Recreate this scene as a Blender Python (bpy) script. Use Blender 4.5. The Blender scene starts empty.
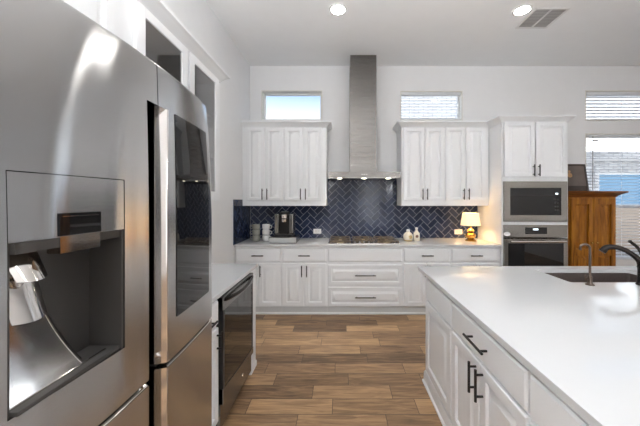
import bpy, bmesh, math, random
from mathutils import Vector, Matrix
random.seed(7)
S = bpy.context.scene
COL = S.collection
PI = math.pi

# ------------------------------------------------------------------ camera
cd = bpy.data.cameras.new('camera'); cam = bpy.data.objects.new('camera', cd); COL.objects.link(cam)
cam.location = (0, 0, 1.5); cam.rotation_euler = (PI/2, 0, 0)
cd.sensor_width = 36; cd.lens = 36*278/640
cd.shift_x = -20/640; cd.shift_y = -13.5/640
cd.clip_start = 0.02; cd.clip_end = 200
S.camera = cam
S.view_settings.view_transform = 'Standard'; S.view_settings.look = 'None'
S.view_settings.gamma = 1; S.view_settings.use_curve_mapping = False
S.view_settings.exposure = 0.9

# ------------------------------------------------------------------ world
w = bpy.data.worlds.new('sky'); S.world = w; w.use_nodes = True
nt = w.node_tree; nt.nodes.clear()
o_ = nt.nodes.new('ShaderNodeOutputWorld'); bg = nt.nodes.new('ShaderNodeBackground')
tc = nt.nodes.new('ShaderNodeTexCoord'); sx = nt.nodes.new('ShaderNodeSeparateXYZ'); cr = nt.nodes.new('ShaderNodeValToRGB')
nt.links.new(tc.outputs['Generated'], sx.inputs[0]); nt.links.new(sx.outputs['Z'], cr.inputs[0])
nt.links.new(cr.outputs[0], bg.inputs[0]); nt.links.new(bg.outputs[0], o_.inputs[0])
e = cr.color_ramp.elements
e[0].position = 0.0; e[0].color = (0.95, 0.97, 1, 1)
e[1].position = 1.0; e[1].color = (0.05, 0.10, 0.20, 1)
for p_, c_ in ((0.19, (0.95, 0.97, 1, 1)), (0.275, (0.29, 0.31, 0.33, 1)), (0.36, (0.115, 0.185, 0.29, 1))):
    k = cr.color_ramp.elements.new(p_); k.color = c_
bg.inputs[1].default_value = 2.4

# ------------------------------------------------------------------ sun and area lamps at the unseen windows
def area(name, loc, rot, sx_, sy_, power, col=(1, 1, 1)):
    l = bpy.data.lights.new(name, 'AREA'); l.shape = 'RECTANGLE'; l.size = sx_; l.size_y = sy_
    l.energy = power; l.color = col
    o = bpy.data.objects.new(name, l); o.location = loc; o.rotation_euler = rot; COL.objects.link(o); return o
area('rear_daylight', (1.4, -4.45, 1.2), (PI/2, 0, 0), 0.9, 2.2, 4, (0.96, 0.98, 1))
area('side_window_fill', (5.50, 2.75, 1.5), (PI/2, 0, PI/2), 1.4, 1.4, 5, (0.96, 0.98, 1))  # fill lamp added outside the invented side window
sl = bpy.data.lights.new('sun', 'SUN'); sl.energy = 1.0; sl.angle = 0.02; sl.color = (1, 0.96, 0.9)
so_ = bpy.data.objects.new('sun', sl); so_.rotation_euler = (math.radians(52), 0, math.radians(-12)); COL.objects.link(so_)
CAN_POWER = 5
PENDANT_FILL = 160
UPLIGHT_FILL = 138

# ------------------------------------------------------------------ materials
def mat(name, col=(0.8, 0.8, 0.8), rough=0.5, metal=0, spec=0.5, coat=0, emis=None, es=0, noise=0, nscale=8, bump=0, bscale=200, aniso=0):
    m = bpy.data.materials.new(name); m.use_nodes = True
    n = m.node_tree.nodes; L = m.node_tree.links; b = n['Principled BSDF']
    b.inputs['Base Color'].default_value = (*col, 1); b.inputs['Roughness'].default_value = rough
    b.inputs['Metallic'].default_value = metal; b.inputs['Specular IOR Level'].default_value = spec
    b.inputs['Coat Weight'].default_value = coat
    if coat: b.inputs['Coat Roughness'].default_value = 0.05
    if emis: b.inputs['Emission Color'].default_value = (*emis, 1); b.inputs['Emission Strength'].default_value = es
    t = n.new('ShaderNodeTexCoord')
    nz = n.new('ShaderNodeTexNoise'); nz.inputs['Scale'].default_value = nscale; nz.inputs['Detail'].default_value = 4
    L.new(t.outputs['Object'], nz.inputs['Vector'])
    if True:
        mx = n.new('ShaderNodeMix'); mx.data_type = 'RGBA'
        a = noise if noise else 0.02
        mx.inputs[6].default_value = (*[c*(1-a) for c in col], 1); mx.inputs[7].default_value = (*[min(1, c*(1+a)) for c in col], 1)
        L.new(nz.outputs[0], mx.inputs[0]); L.new(mx.outputs[2], b.inputs['Base Color'])
    if bump:
        n2 = n.new('ShaderNodeTexNoise'); n2.inputs['Scale'].default_value = bscale
        L.new(t.outputs['Object'], n2.inputs['Vector'])
        bp = n.new('ShaderNodeBump'); bp.inputs['Strength'].default_value = bump; bp.inputs['Distance'].default_value = 0.002
        L.new(n2.outputs[0], bp.inputs['Height']); L.new(bp.outputs[0], b.inputs['Normal'])
    if aniso:
        b.inputs['Anisotropic'].default_value = aniso; b.inputs['Anisotropic Rotation'].default_value = 0.25
        tg = n.new('ShaderNodeTangent'); tg.direction_type = 'RADIAL'; tg.axis = 'Z'
        L.new(tg.outputs[0], b.inputs['Tangent'])
    return m

def steel(name, col, rough, aniso=0.6, stretch=(3, 3, 400)):
    m = mat(name, col, rough, metal=1, aniso=aniso)
    n = m.node_tree.nodes; L = m.node_tree.links; b = n['Principled BSDF']
    t = n.new('ShaderNodeTexCoord'); mp = n.new('ShaderNodeMapping'); mp.inputs['Scale'].default_value = stretch
    nz = n.new('ShaderNodeTexNoise'); nz.inputs['Scale'].default_value = 1.5; nz.inputs['Detail'].default_value = 3
    L.new(t.outputs['Object'], mp.inputs[0]); L.new(mp.outputs[0], nz.inputs['Vector'])
    mr = n.new('ShaderNodeMapRange'); mr.inputs[3].default_value = rough*0.8; mr.inputs[4].default_value = rough*1.25
    L.new(nz.outputs[0], mr.inputs[0]); L.new(mr.outputs[0], b.inputs['Roughness'])
    return m

def glass_mat(name, tint=(1, 1, 1), refl=0.08, rough=0.02):
    m = bpy.data.materials.new(name); m.use_nodes = True
    n = m.node_tree.nodes; L = m.node_tree.links; n.clear()
    out = n.new('ShaderNodeOutputMaterial'); tr = n.new('ShaderNodeBsdfTransparent'); gl = n.new('ShaderNodeBsdfGlossy')
    tr.inputs[0].default_value = (*tint, 1); gl.inputs['Roughness'].default_value = rough
    fr = n.new('ShaderNodeFresnel'); fr.inputs[0].default_value = 1.5
    ad = n.new('ShaderNodeMath'); ad.operation = 'ADD'; ad.inputs[1].default_value = refl; ad.use_clamp = True
    mx = n.new('ShaderNodeMixShader')
    ge = n.new('ShaderNodeNewGeometry'); iv = n.new('ShaderNodeMath'); iv.operation = 'SUBTRACT'; iv.inputs[0].default_value = 1; L.new(ge.outputs['Backfacing'], iv.inputs[1])
    mu = n.new('ShaderNodeMath'); mu.operation = 'MULTIPLY'; L.new(fr.outputs[0], mu.inputs[0]); L.new(iv.outputs[0], mu.inputs[1])
    L.new(mu.outputs[0], ad.inputs[0]); L.new(ad.outputs[0], mx.inputs[0]); L.new(tr.outputs[0], mx.inputs[1]); L.new(gl.outputs[0], mx.inputs[2])
    L.new(mx.outputs[0], out.inputs[0]); return m

M = {}
M['wall'] = mat('wall_paint', (0.83, 0.83, 0.835), 0.75, bump=0.15, bscale=120)
M['ceil'] = mat('ceiling_paint', (0.86, 0.86, 0.86), 0.9, bump=0.2, bscale=90)
M['cab'] = mat('cabinet_paint', (0.85, 0.86, 0.875), 0.30)
M['trim'] = mat('trim_paint', (0.82, 0.82, 0.81), 0.4)
M['casing'] = mat('window_casing', (0.74, 0.72, 0.66), 0.5)
M['vinyl'] = mat('vinyl_white', (0.85, 0.85, 0.84), 0.4)
M['quartz'] = mat('quartz', (0.66, 0.67, 0.68), 0.07, noise=0.012, nscale=30)
M['steel'] = steel('stainless', (0.30, 0.29, 0.275), 0.24)
M['hsteel'] = steel('hood_stainless', (0.20, 0.19, 0.18), 0.26)
M['fsteel'] = steel('fridge_stainless', (0.53, 0.53, 0.53), 0.15, 1.0)
M['steel_dark'] = steel('stainless_dark', (0.34, 0.325, 0.305), 0.25)
M['chrome'] = mat('polished_steel', (0.72, 0.70, 0.68), 0.09, metal=1)
M['black'] = mat('black_metal', (0.018, 0.016, 0.015), 0.35, metal=0.3)
M['bronze'] = mat('oil_bronze', (0.03, 0.025, 0.023), 0.25, metal=0.8)
M['fbronze'] = mat('brushed_bronze', (0.15, 0.115, 0.095), 0.3, metal=0.9)
M['blackp'] = mat('black_plastic', (0.012, 0.012, 0.013), 0.4)
M['darkcav'] = mat('dark_grey_plastic', (0.05, 0.047, 0.045), 0.35)
M['bglass'] = mat('black_glass', (0.010, 0.010, 0.011), 0.03, spec=0.5)
M['sink'] = mat('sink_composite', (0.095, 0.075, 0.07), 0.35, noise=0.3, nscale=80)
M['grout'] = mat('grout', (0.42, 0.45, 0.52), 0.8)
M['glass'] = glass_mat('window_glass', (0.97, 0.985, 1), 0.0)
M['cabglass'] = glass_mat('cabinet_glass', (0.6, 0.6, 0.6), 0.22, 0.04)
M['coolglass'] = glass_mat('cooler_glass', (0.30, 0.29, 0.28), 0.10, 0.02)
M['interior'] = mat('cabinet_interior', (0.72, 0.72, 0.72), 0.6)
M['brass'] = mat('brass', (0.52, 0.32, 0.09), 0.2, metal=1)
M['ceramic'] = mat('cream_ceramic', (0.80, 0.74, 0.62), 0.3)
M['ceramic_w'] = mat('white_ceramic', (0.80, 0.80, 0.80), 0.2)
M['ceramic_g'] = mat('sage_ceramic', (0.30, 0.30, 0.26), 0.2)
M['brown'] = mat('brown_print', (0.18, 0.09, 0.06), 0.5)
M['gold'] = mat('gold_print', (0.55, 0.40, 0.18), 0.4)
M['lampshade'] = mat('lamp_shade', (0.85, 0.68, 0.40), 0.8, emis=(1.0, 0.76, 0.44), es=0.5)
M['bulb'] = mat('led', (1, 1, 1), 0.5, emis=(1, 0.97, 0.92), es=26)
M['hoodled'] = mat('hood_led', (1, 1, 1), 0.5, emis=(1, 0.9, 0.7), es=9)
M['globe'] = mat('opal_globe', (0.9, 0.9, 0.9), 0.4, emis=(1, 0.95, 0.88), es=3)
M['keys'] = mat('key_print', (0.035, 0.035, 0.035), 0.3)
M['silver'] = mat('silver_paint', (0.60, 0.61, 0.60), 0.3, metal=0.2)
M['digits'] = mat('display_digits', (0.8, 0.9, 1), 0.5, emis=(0.8, 0.92, 1), es=1.3)
M['slat'] = mat('blind_slat', (0.86, 0.87, 0.88), 0.45)
def translucent(name, col, f):
    m = mat(name, col, 0.5); n = m.node_tree.nodes; L = m.node_tree.links
    t = n.new('ShaderNodeBsdfTranslucent'); t.inputs[0].default_value = (*col, 1); x = n.new('ShaderNodeMixShader'); x.inputs[0].default_value = f
    L.new(n['Principled BSDF'].outputs[0], x.inputs[1]); L.new(t.outputs[0], x.inputs[2]); L.new(x.outputs[0], n['Material Output'].inputs[0]); return m
M['slat'] = translucent('blind_slat_white', (0.9, 0.91, 0.92), 0.4)
M['vent'] = mat('vent_white', (0.75, 0.74, 0.73), 0.5)
M['ventdark'] = mat('vent_dark', (0.42, 0.415, 0.41), 0.8)
M['iron'] = mat('warm_lit_iron', (0.16, 0.125, 0.09), 0.38, metal=0.6)  # warm hood-lamp reflection put into the brown base colour
M['burner'] = mat('burner_cap', (0.45, 0.35, 0.22), 0.3, metal=0.9)
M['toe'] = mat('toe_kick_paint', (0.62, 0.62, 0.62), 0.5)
M['photo'] = mat('dark_print', (0.13, 0.105, 0.09), 0.35, noise=0.5, nscale=6)
M['orb'] = mat('amber_print', (0.55, 0.33, 0.16), 0.4, noise=0.4, nscale=30)
M['darkwood'] = mat('dark_frame_wood', (0.035, 0.022, 0.016), 0.4)
M['tan'] = mat('tan_fence', (0.33, 0.26, 0.20), 0.8, noise=0.15, nscale=3)
M['bluepane'] = mat('painted_sky_pane', (0.075, 0.19, 0.30), 0.3)  # sky reflection put into the blue base colour
M['roofdk'] = mat('grey_fascia', (0.30, 0.29, 0.28), 0.7)
M['ground'] = mat('pale_ground', (0.30, 0.26, 0.22), 0.9, noise=0.15, nscale=2)
M['label'] = mat('white_badge', (0.85, 0.85, 0.85), 0.3)

# armoire wood
def wood(name, c0, c1, rough=0.42, sc=(14, 14, 1.6)):
    m = mat(name, c0, rough, spec=0.2); n = m.node_tree.nodes; L = m.node_tree.links; b = n['Principled BSDF']
    t = n.new('ShaderNodeTexCoord'); mp = n.new('ShaderNodeMapping'); mp.inputs['Scale'].default_value = sc
    nz = n.new('ShaderNodeTexNoise'); nz.inputs['Scale'].default_value = 2.2; nz.inputs['Detail'].default_value = 6; nz.inputs['Distortion'].default_value = 0.6
    L.new(t.outputs['Object'], mp.inputs[0]); L.new(mp.outputs[0], nz.inputs['Vector'])
    r = n.new('ShaderNodeValToRGB'); r.color_ramp.elements[0].position = 0.32; r.color_ramp.elements[1].position = 0.68
    r.color_ramp.elements[0].color = (*c0, 1); r.color_ramp.elements[1].color = (*c1, 1)
    L.new(nz.outputs[0], r.inputs[0]); L.new(r.outputs[0], b.inputs['Base Color']); return m
M['wood'] = wood('honey_pine', (0.17, 0.052, 0.005), (0.42, 0.165, 0.016))
M['wood_top'] = wood('honey_pine_top', (0.10, 0.028, 0.006), (0.30, 0.10, 0.018), sc=(2, 14, 14))

# tile with per tile tone
def tile_mat():
    m = bpy.data.materials.new('navy_tile'); m.use_nodes = True
    n = m.node_tree.nodes; L = m.node_tree.links; b = n['Principled BSDF']
    a = n.new('ShaderNodeAttribute'); a.attribute_name = 'tone'
    r = n.new('ShaderNodeValToRGB')
    r.color_ramp.elements[0].color = (0.012, 0.020, 0.052, 1); r.color_ramp.elements[1].color = (0.040, 0.055, 0.105, 1)
    L.new(a.outputs['Fac'], r.inputs[0]); L.new(r.outputs[0], b.inputs['Base Color'])
    t = n.new('ShaderNodeTexCoord'); nz = n.new('ShaderNodeTexNoise'); nz.inputs['Scale'].default_value = 25
    L.new(t.outputs['Object'], nz.inputs['Vector'])
    bp = n.new('ShaderNodeBump'); bp.inputs['Strength'].default_value = 0.25; bp.inputs['Distance'].default_value = 0.004
    L.new(nz.outputs[0], bp.inputs['Height']); L.new(bp.outputs[0], b.inputs['Normal'])
    b.inputs['Roughness'].default_value = 0.10; b.inputs['Specular IOR Level'].default_value = 0.35
    return m
M['tile'] = tile_mat()

def floor_mat(PW=0.152, PL=0.61):
    m = bpy.data.materials.new('wood_look_plank_tile'); m.use_nodes = True
    n = m.node_tree.nodes; L = m.node_tree.links; b = n['Principled BSDF']
    def mth(op, a, bb=None, c=None):
        q = n.new('ShaderNodeMath'); q.operation = op
        for i, v in enumerate((a, bb, c)):
            if v is None: continue
            if isinstance(v, (int, float)): q.inputs[i].default_value = v
            else: L.new(v, q.inputs[i])
        return q.outputs[0]
    t = n.new('ShaderNodeTexCoord'); s = n.new('ShaderNodeSeparateXYZ'); L.new(t.outputs['Object'], s.inputs[0])
    X, Y = s.outputs[0], s.outputs[1]
    ry = mth('DIVIDE', mth('ADD', Y, 0.035), PW); row = mth('FLOOR', ry); fy = mth('FRACT', ry)
    wn = n.new('ShaderNodeTexWhiteNoise'); wn.noise_dimensions = '1D'; L.new(row, wn.inputs['W'])
    off = mth('ADD', mth('MULTIPLY', row, 0.37), mth('MULTIPLY', wn.outputs['Value'], 0.35))
    rx = mth('ADD', mth('DIVIDE', X, PL), off); colm = mth('FLOOR', rx); fx = mth('FRACT', rx)
    cmb = n.new('ShaderNodeCombineXYZ'); L.new(row, cmb.inputs[0]); L.new(colm, cmb.inputs[1])
    w2 = n.new('ShaderNodeTexWhiteNoise'); w2.noise_dimensions = '3D'; L.new(cmb.outputs[0], w2.inputs['Vector'])
    rnd = w2.outputs['Value']
    gx = mth('MULTIPLY', mth('MINIMUM', fx, mth('SUBTRACT', 1, fx)), PL)
    gy = mth('MULTIPLY', mth('MINIMUM', fy, mth('SUBTRACT', 1, fy)), PW)
    g = mth('LESS_THAN', mth('MINIMUM', gx, gy), 0.002)
    cv = n.new('ShaderNodeCombineXYZ')
    L.new(mth('ADD', mth('MULTIPLY', X, 2.0), mth('MULTIPLY', rnd, 37)), cv.inputs[0])
    L.new(mth('MULTIPLY', Y, 20), cv.inputs[1]); L.new(mth('MULTIPLY', rnd, 11), cv.inputs[2])
    nz = n.new('ShaderNodeTexNoise'); nz.inputs['Scale'].default_value = 1.6; nz.inputs['Detail'].default_value = 7; nz.inputs['Roughness'].default_value = 0.62; nz.inputs['Distortion'].default_value = 0.8
    L.new(cv.outputs[0], nz.inputs['Vector'])
    v = mth('ADD', mth('MULTIPLY', mth('SUBTRACT', nz.outputs[0], 0.5), 1.5), mth('ADD', mth('MULTIPLY', rnd, 0.62), 0.14))
    r = n.new('ShaderNodeValToRGB'); L.new(v, r.inputs[0])
    el = r.color_ramp.elements
    el[0].position = 0.05; el[0].color = (0.13, 0.075, 0.040, 1); el[1].position = 0.95; el[1].color = (0.64, 0.42, 0.22, 1)
    q = el.new(0.45); q.color = (0.33, 0.20, 0.105, 1)
    q = el.new(0.70); q.color = (0.48, 0.30, 0.155, 1)
    mx = n.new('ShaderNodeMix'); mx.data_type = 'RGBA'; L.new(g, mx.inputs[0]); L.new(r.outputs[0], mx.inputs[6]); mx.inputs[7].default_value = (0.055, 0.04, 0.03, 1)
    L.new(mx.outputs[2], b.inputs['Base Color'])
    b.inputs['Roughness'].default_value = 0.33
    bp = n.new('ShaderNodeBump'); bp.inputs['Strength'].default_value = 0.3; bp.inputs['Distance'].default_value = 0.002
    L.new(mth('SUBTRACT', mth('MULTIPLY', nz.outputs[0], 0.5), g), bp.inputs['Height']); L.new(bp.outputs[0], b.inputs['Normal'])
    return m
M['floor'] = floor_mat()

def brick_mat(name, c1, c2, mo):
    m = bpy.data.materials.new(name); m.use_nodes = True
    n = m.node_tree.nodes; L = m.node_tree.links; b = n['Principled BSDF']; b.inputs['Roughness'].default_value = 0.85
    t = n.new('ShaderNodeTexCoord'); s = n.new('ShaderNodeSeparateXYZ'); c = n.new('ShaderNodeCombineXYZ')
    L.new(t.outputs['Object'], s.inputs[0]); L.new(s.outputs[0], c.inputs[0]); L.new(s.outputs[2], c.inputs[1])
    k = n.new('ShaderNodeTexBrick'); k.inputs['Scale'].default_value = 1; k.inputs['Brick Width'].default_value = 0.30
    k.inputs['Row Height'].default_value = 0.10; k.inputs['Mortar Size'].default_value = 0.012
    k.inputs['Color1'].default_value = (*c1, 1); k.inputs['Color2'].default_value = (*c2, 1); k.inputs['Mortar'].default_value = (*mo, 1)
    L.new(c.outputs[0], k.inputs['Vector']); L.new(k.outputs[0], b.inputs['Base Color']); return m
M['brick_light'] = brick_mat('pale_brick', (0.72, 0.71, 0.69), (0.58, 0.57, 0.56), (0.30, 0.295, 0.29))
M['brick'] = brick_mat('white_brick', (0.46, 0.45, 0.44), (0.30, 0.295, 0.29), (0.11, 0.11, 0.11))

# ------------------------------------------------------------------ mesh helpers
class B:
    def __init__(s): s.bm = bmesh.new()
    def add(s, vs, fs, smooth=None):
        v = [s.bm.verts.new(p) for p in vs]
        for f in fs:
            try: s.bm.faces.new([v[i] for i in f])
            except ValueError: pass
        return s
    def box(s, x0, x1, y0, y1, z0, z1, bev=0, seg=2):
        vs = [(x, y, z) for x in (x0, x1) for y in (y0, y1) for z in (z0, z1)]
        fs = [(0, 1, 3, 2), (4, 6, 7, 5), (0, 4, 5, 1), (2, 3, 7, 6), (0, 2, 6, 4), (1, 5, 7, 3)]
        if not bev: return s.add(vs, fs)
        t = bmesh.new(); v = [t.verts.new(p) for p in vs]
        for f in fs: t.faces.new([v[i] for i in f])
        bmesh.ops.bevel(t, geom=t.edges[:], offset=bev, segments=seg, affect='EDGES', profile=0.5)
        return s.merge(t)
    def merge(s, t):
        t.verts.index_update()
        v = [s.bm.verts.new(q.co) for q in t.verts]
        for f in t.faces:
            try: s.bm.faces.new([v[q.index] for q in f.verts])
            except ValueError: pass
        t.free(); return s
    def prism(s, pts, a0, a1, axis='z'):
        def P(p, a):
            return {'z': (p[0], p[1], a), 'y': (p[0], a, p[1]), 'x': (a, p[0], p[1])}[axis]
        n = len(pts); vs = [P(p, a0) for p in pts] + [P(p, a1) for p in pts]
        fs = [tuple(range(n)), tuple(range(2*n-1, n-1, -1))] + [(i, (i+1) % n, n+(i+1) % n, n+i) for i in range(n)]
        return s.add(vs, fs)
    def lathe(s, prof, c=(0, 0, 0), n=32, axis='z'):
        vs = []; fs = []; m = len(prof)
        for i in range(n):
            a = 2*PI*i/n
            for r, h in prof:
                p = (r*math.cos(a), r*math.sin(a), h)
                if axis == 'y': p = (p[0], p[2], p[1])
                if axis == 'x': p = (p[2], p[0], p[1])
                vs.append((c[0]+p[0], c[1]+p[1], c[2]+p[2]))
        for i in range(n):
            j = (i+1) % n
            for k in range(m-1): fs.append((i*m+k, j*m+k, j*m+k+1, i*m+k+1))
        s.add(vs, fs)
        return s
    def tube(s, pts, r, n=12, cap=True):
        pts = [Vector(p) for p in pts]
        rs = r if isinstance(r, (list, tuple)) else [r]*len(pts)
        t0 = (pts[1]-pts[0]).normalized(); up = Vector((0, 0, 1)) if abs(t0.z) < 0.9 else Vector((1, 0, 0))
        u = t0.cross(up).normalized(); vs = []; fs = []
        for i, p in enumerate(pts):
            t = (pts[min(i+1, len(pts)-1)]-pts[max(i-1, 0)]).normalized()
            u = (u - t*u.dot(t)).normalized(); v = t.cross(u)
            for k in range(n):
                a = 2*PI*k/n; vs.append(p + (u*math.cos(a)+v*math.sin(a))*rs[i])
        for i in range(len(pts)-1):
            for k in range(n): fs.append((i*n+k, i*n+(k+1) % n, (i+1)*n+(k+1) % n, (i+1)*n+k))
        if cap: fs.append(tuple(range(n-1, -1, -1))); fs.append(tuple(range((len(pts)-1)*n, len(pts)*n)))
        return s.add(vs, fs)
    def rings(s, x0, x1, z0, z1, lst, back=0.0):
        """front panel facing -y built from concentric rectangles: (inset, y)"""
        vs = []; fs = []
        vs += [(x0, back, z0), (x1, back, z0), (x1, back, z1), (x0, back, z1)]
        fs.append((3, 2, 1, 0))
        for ins, y in lst: vs += [(x0+ins, y, z0+ins), (x1-ins, y, z0+ins), (x1-ins, y, z1-ins), (x0+ins, y, z1-ins)]
        m = len(lst)+1
        for i in range(m-1):
            for k in range(4): fs.append((i*4+k, i*4+(k+1) % 4, (i+1)*4+(k+1) % 4, (i+1)*4+k))
        fs.append(tuple((m-1)*4+k for k in range(4)))
        return s.add(vs, fs)
    def done(s, name, m, parent=None, ang=0.6, loc=None):
        bmesh.ops.remove_doubles(s.bm, verts=s.bm.verts[:], dist=1e-6)
        bmesh.ops.recalc_face_normals(s.bm, faces=s.bm.faces[:])
        for f in s.bm.faces: f.smooth = True
        for e in s.bm.edges:
            if len(e.link_faces) == 2: e.smooth = e.calc_face_angle(9) < ang
            else: e.smooth = False
        me = bpy.data.meshes.new(name); s.bm.to_mesh(me); s.bm.free()
        me.materials.append(M[m] if isinstance(m, str) else m)
        o = bpy.data.objects.new(name, me); COL.objects.link(o)
        wn = o.modifiers.new('wn', 'WEIGHTED_NORMAL'); wn.keep_sharp = True; wn.weight = 90
        if parent: o.parent = parent
        if loc: o.location = loc
        return o

def tag(o, label=None, cat=None, group=None, kind=None):
    if label: o['label'] = label
    if cat: o['category'] = cat
    if group: o['group'] = group
    if kind: o['kind'] = kind
    return o
def thing(name, label, cat, loc=(0, 0, 0), rz=0, group=None):
    o = bpy.data.objects.new(name, None); COL.objects.link(o); o.location = loc; o.rotation_euler = (0, 0, rz)
    o.empty_display_size = 0.1
    return tag(o, label, cat, group)
def struct(o, label, cat): return tag(o, label, cat, kind='structure')
def copy_tree(o, parent=None):
    c = o.copy(); COL.objects.link(c)
    if parent: c.parent = parent
    for ch in [q for q in bpy.data.objects if q.parent == o]: copy_tree(ch, c)
    return c

# ------------------------------------------------------------------ room shell
WX, WY, CZ = -1.372, 4.235, 3.535
RX, RY = 5.3, -4.2
def holed_wall(name, u0, u1, z0, z1, holes, t0, t1, axis, m='wall'):
    us = sorted({u0, u1, *[h[0] for h in holes], *[h[1] for h in holes]}); zs = sorted({z0, z1, *[h[2] for h in holes], *[h[3] for h in holes]})
    nu, nz_ = len(us)-1, len(zs)-1
    def solid(i, j):
        if i < 0 or j < 0 or i >= nu or j >= nz_: return False
        cu, cz = (us[i]+us[i+1])/2, (zs[j]+zs[j+1])/2
        return not any(h[0] < cu < h[1] and h[2] < cz < h[3] for h in holes)
    b = B()
    def P(u, t, z): return (u, t, z) if axis == 'x' else (t, u, z)
    for i in range(nu):
        for j in range(nz_):
            if not solid(i, j): continue
            a, c, d, e_ = us[i], us[i+1], zs[j], zs[j+1]
            for t in (t0, t1): b.add([P(a, t, d), P(c, t, d), P(c, t, e_), P(a, t, e_)], [(0, 1, 2, 3)])
            if not solid(i-1, j): b.add([P(a, t0, d), P(a, t1, d), P(a, t1, e_), P(a, t0, e_)], [(0, 1, 2, 3)])
            if not solid(i+1, j): b.add([P(c, t0, d), P(c, t1, d), P(c, t1, e_), P(c, t0, e_)], [(0, 1, 2, 3)])
            if not solid(i, j-1): b.add([P(a, t0, d), P(c, t0, d), P(c, t1, d), P(a, t1, d)], [(0, 1, 2, 3)])
            if not solid(i, j+1): b.add([P(a, t0, e_), P(c, t0, e_), P(c, t1, e_), P(a, t1, e_)], [(0, 1, 2, 3)])
    return b.done(name, m)

struct(B().box(WX-0.2, RX+0.2, RY-0.2, WY+0.2, -0.1, 0).done('floor', 'floor'), 'brown wood-look plank tile floor between cabinets and island', 'floor')
struct(B().box(WX-0.2, RX+0.2, RY-0.2, WY+0.2, CZ, CZ+0.12).done('ceiling', 'ceil'), 'plain pale grey ceiling above the whole kitchen', 'ceiling')
struct(B().box(WX-0.15, WX, RY, WY, 0, CZ).done('wall_left', 'wall'), 'white painted wall behind the refrigerator and glass cabinets', 'wall')
W1 = (-1.195, -0.27, 2.70, 3.16); W2 = (0.92, 1.865, 2.70, 3.155); W3 = (3.735, 4.95, 2.70, 3.16); W4 = (3.735, 4.95, 0.575, 2.505)
struct(holed_wall('wall_back', WX-0.15, RX+0.15, 0, CZ, [W1, W2, W3, W4], WY, WY+0.16, 'x'), 'white painted wall with the range hood and high windows', 'wall')
H5 = (1.0, 1.8, 0.1, 2.3); H6 = (2.1, 3.4, 0.8, 2.2)
struct(holed_wall('wall_rear', WX-0.15, RX+0.15, 0, CZ, [H5], RY-0.16, RY, 'x'), 'white wall behind the camera with a wide window', 'wall')
struct(holed_wall('wall_right', RY, WY, 0, CZ, [H6], RX, RX+0.16, 'y'), 'white wall on the far right side beyond the frame', 'wall')

def window(name, h, label, mid=None, muntins=()):
    x0, x1, z0, z1 = h
    r = struct(thing(name, None, None), label, 'window')
    y = WY+0.09; f = 0.035
    b = B(); b.box(x0, x0+f, y, y+0.05, z0, z1); b.box(x1-f, x1, y, y+0.05, z0, z1); b.box(x0+f, x1-f, y, y+0.05, z1-f, z1); b.box(x0+f, x1-f, y, y+0.05, z0, z0+f)
    if mid: b.box(x0+f, x1-f, y-0.005, y+0.045, mid-0.025, mid+0.025)
    for mx in muntins: b.box(mx-0.03, mx+0.03, y, y+0.05, z0+f, z1-f)
    b.done('window_frame', 'vinyl', r)
    B().box(x0+f, x1-f, y+0.022, y+0.028, z0+f, z1-f).done('glass_pane', 'glass', r)
    c = B(); t = 0.012                        # thin drywall bead around the opening
    c.box(x0, x0+t, WY-0.004, y, z0, z1); c.box(x1-t, x1, WY-0.004, y, z0, z1); c.box(x0+t, x1-t, WY-0.004, y, z1-t, z1)
    c.done('jamb_liner', 'casing', r)
    B().box(x0+t, x1-t, WY-0.02, y, z0-0.0, z0+0.018, 0.003).done('window_sill', 'trim', r)
    return r
window('window_1', W1, 'small high window showing blue sky, left of the range hood')
window('window_2', W2, 'small high window with blinds facing brick, right of the range hood')
window('window_3', W3, 'wide high transom window above the large right window')
window('window_4', W4, 'large window with open blinds behind the wooden armoire', mid=1.39, muntins=(4.78,))
for nm, h, ax in (('window_5', H5, 'x'), ('added_window', H6, 'y')):  # right-wall window is added to put bright streaks on the refrigerator
    r = struct(thing(nm, None, None), 'unseen window in the wall out of frame', 'window')
    b = B(); y = RY-0.1 if ax == 'x' else RX+0.06; f = 0.06
    us = [h[0]+(h[1]-h[0])*i/4 for i in range(5)]; f = 0.06 if ax == 'x' else 0.22  # wide bars split the added side window into reflected streaks
    for i, u in enumerate(us):
        if i % 2 and ax == 'x': continue
        a, c_ = (u, u+f) if i == 0 else ((u-f, u) if i == 4 else (u-f/2, u+f/2))
        b.box(*((a, c_, y, y+0.05) if ax == 'x' else (y, y+0.05, a, c_)), h[2], h[3])
    f = 0.06
    for z in (h[2], h[3]-f): b.box(*((h[0], h[1], y+0.005, y+0.045) if ax == 'x' else (y+0.005, y+0.045, h[0], h[1])), z, z+f)
    b.done('window_frame', 'vinyl', r)
struct(B().box(WX, WX+0.014, 2.52, 3.56, 0, 0.10, 0.003).done('baseboard_left', 'trim'), 'white baseboard on left wall between the two counters', 'baseboard')
struct(B().box(3.83, RX, WY-0.014, WY, 0, 0.12, 0.003).done('baseboard_back', 'trim'), 'white baseboard under the large right window', 'baseboard')

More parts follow.
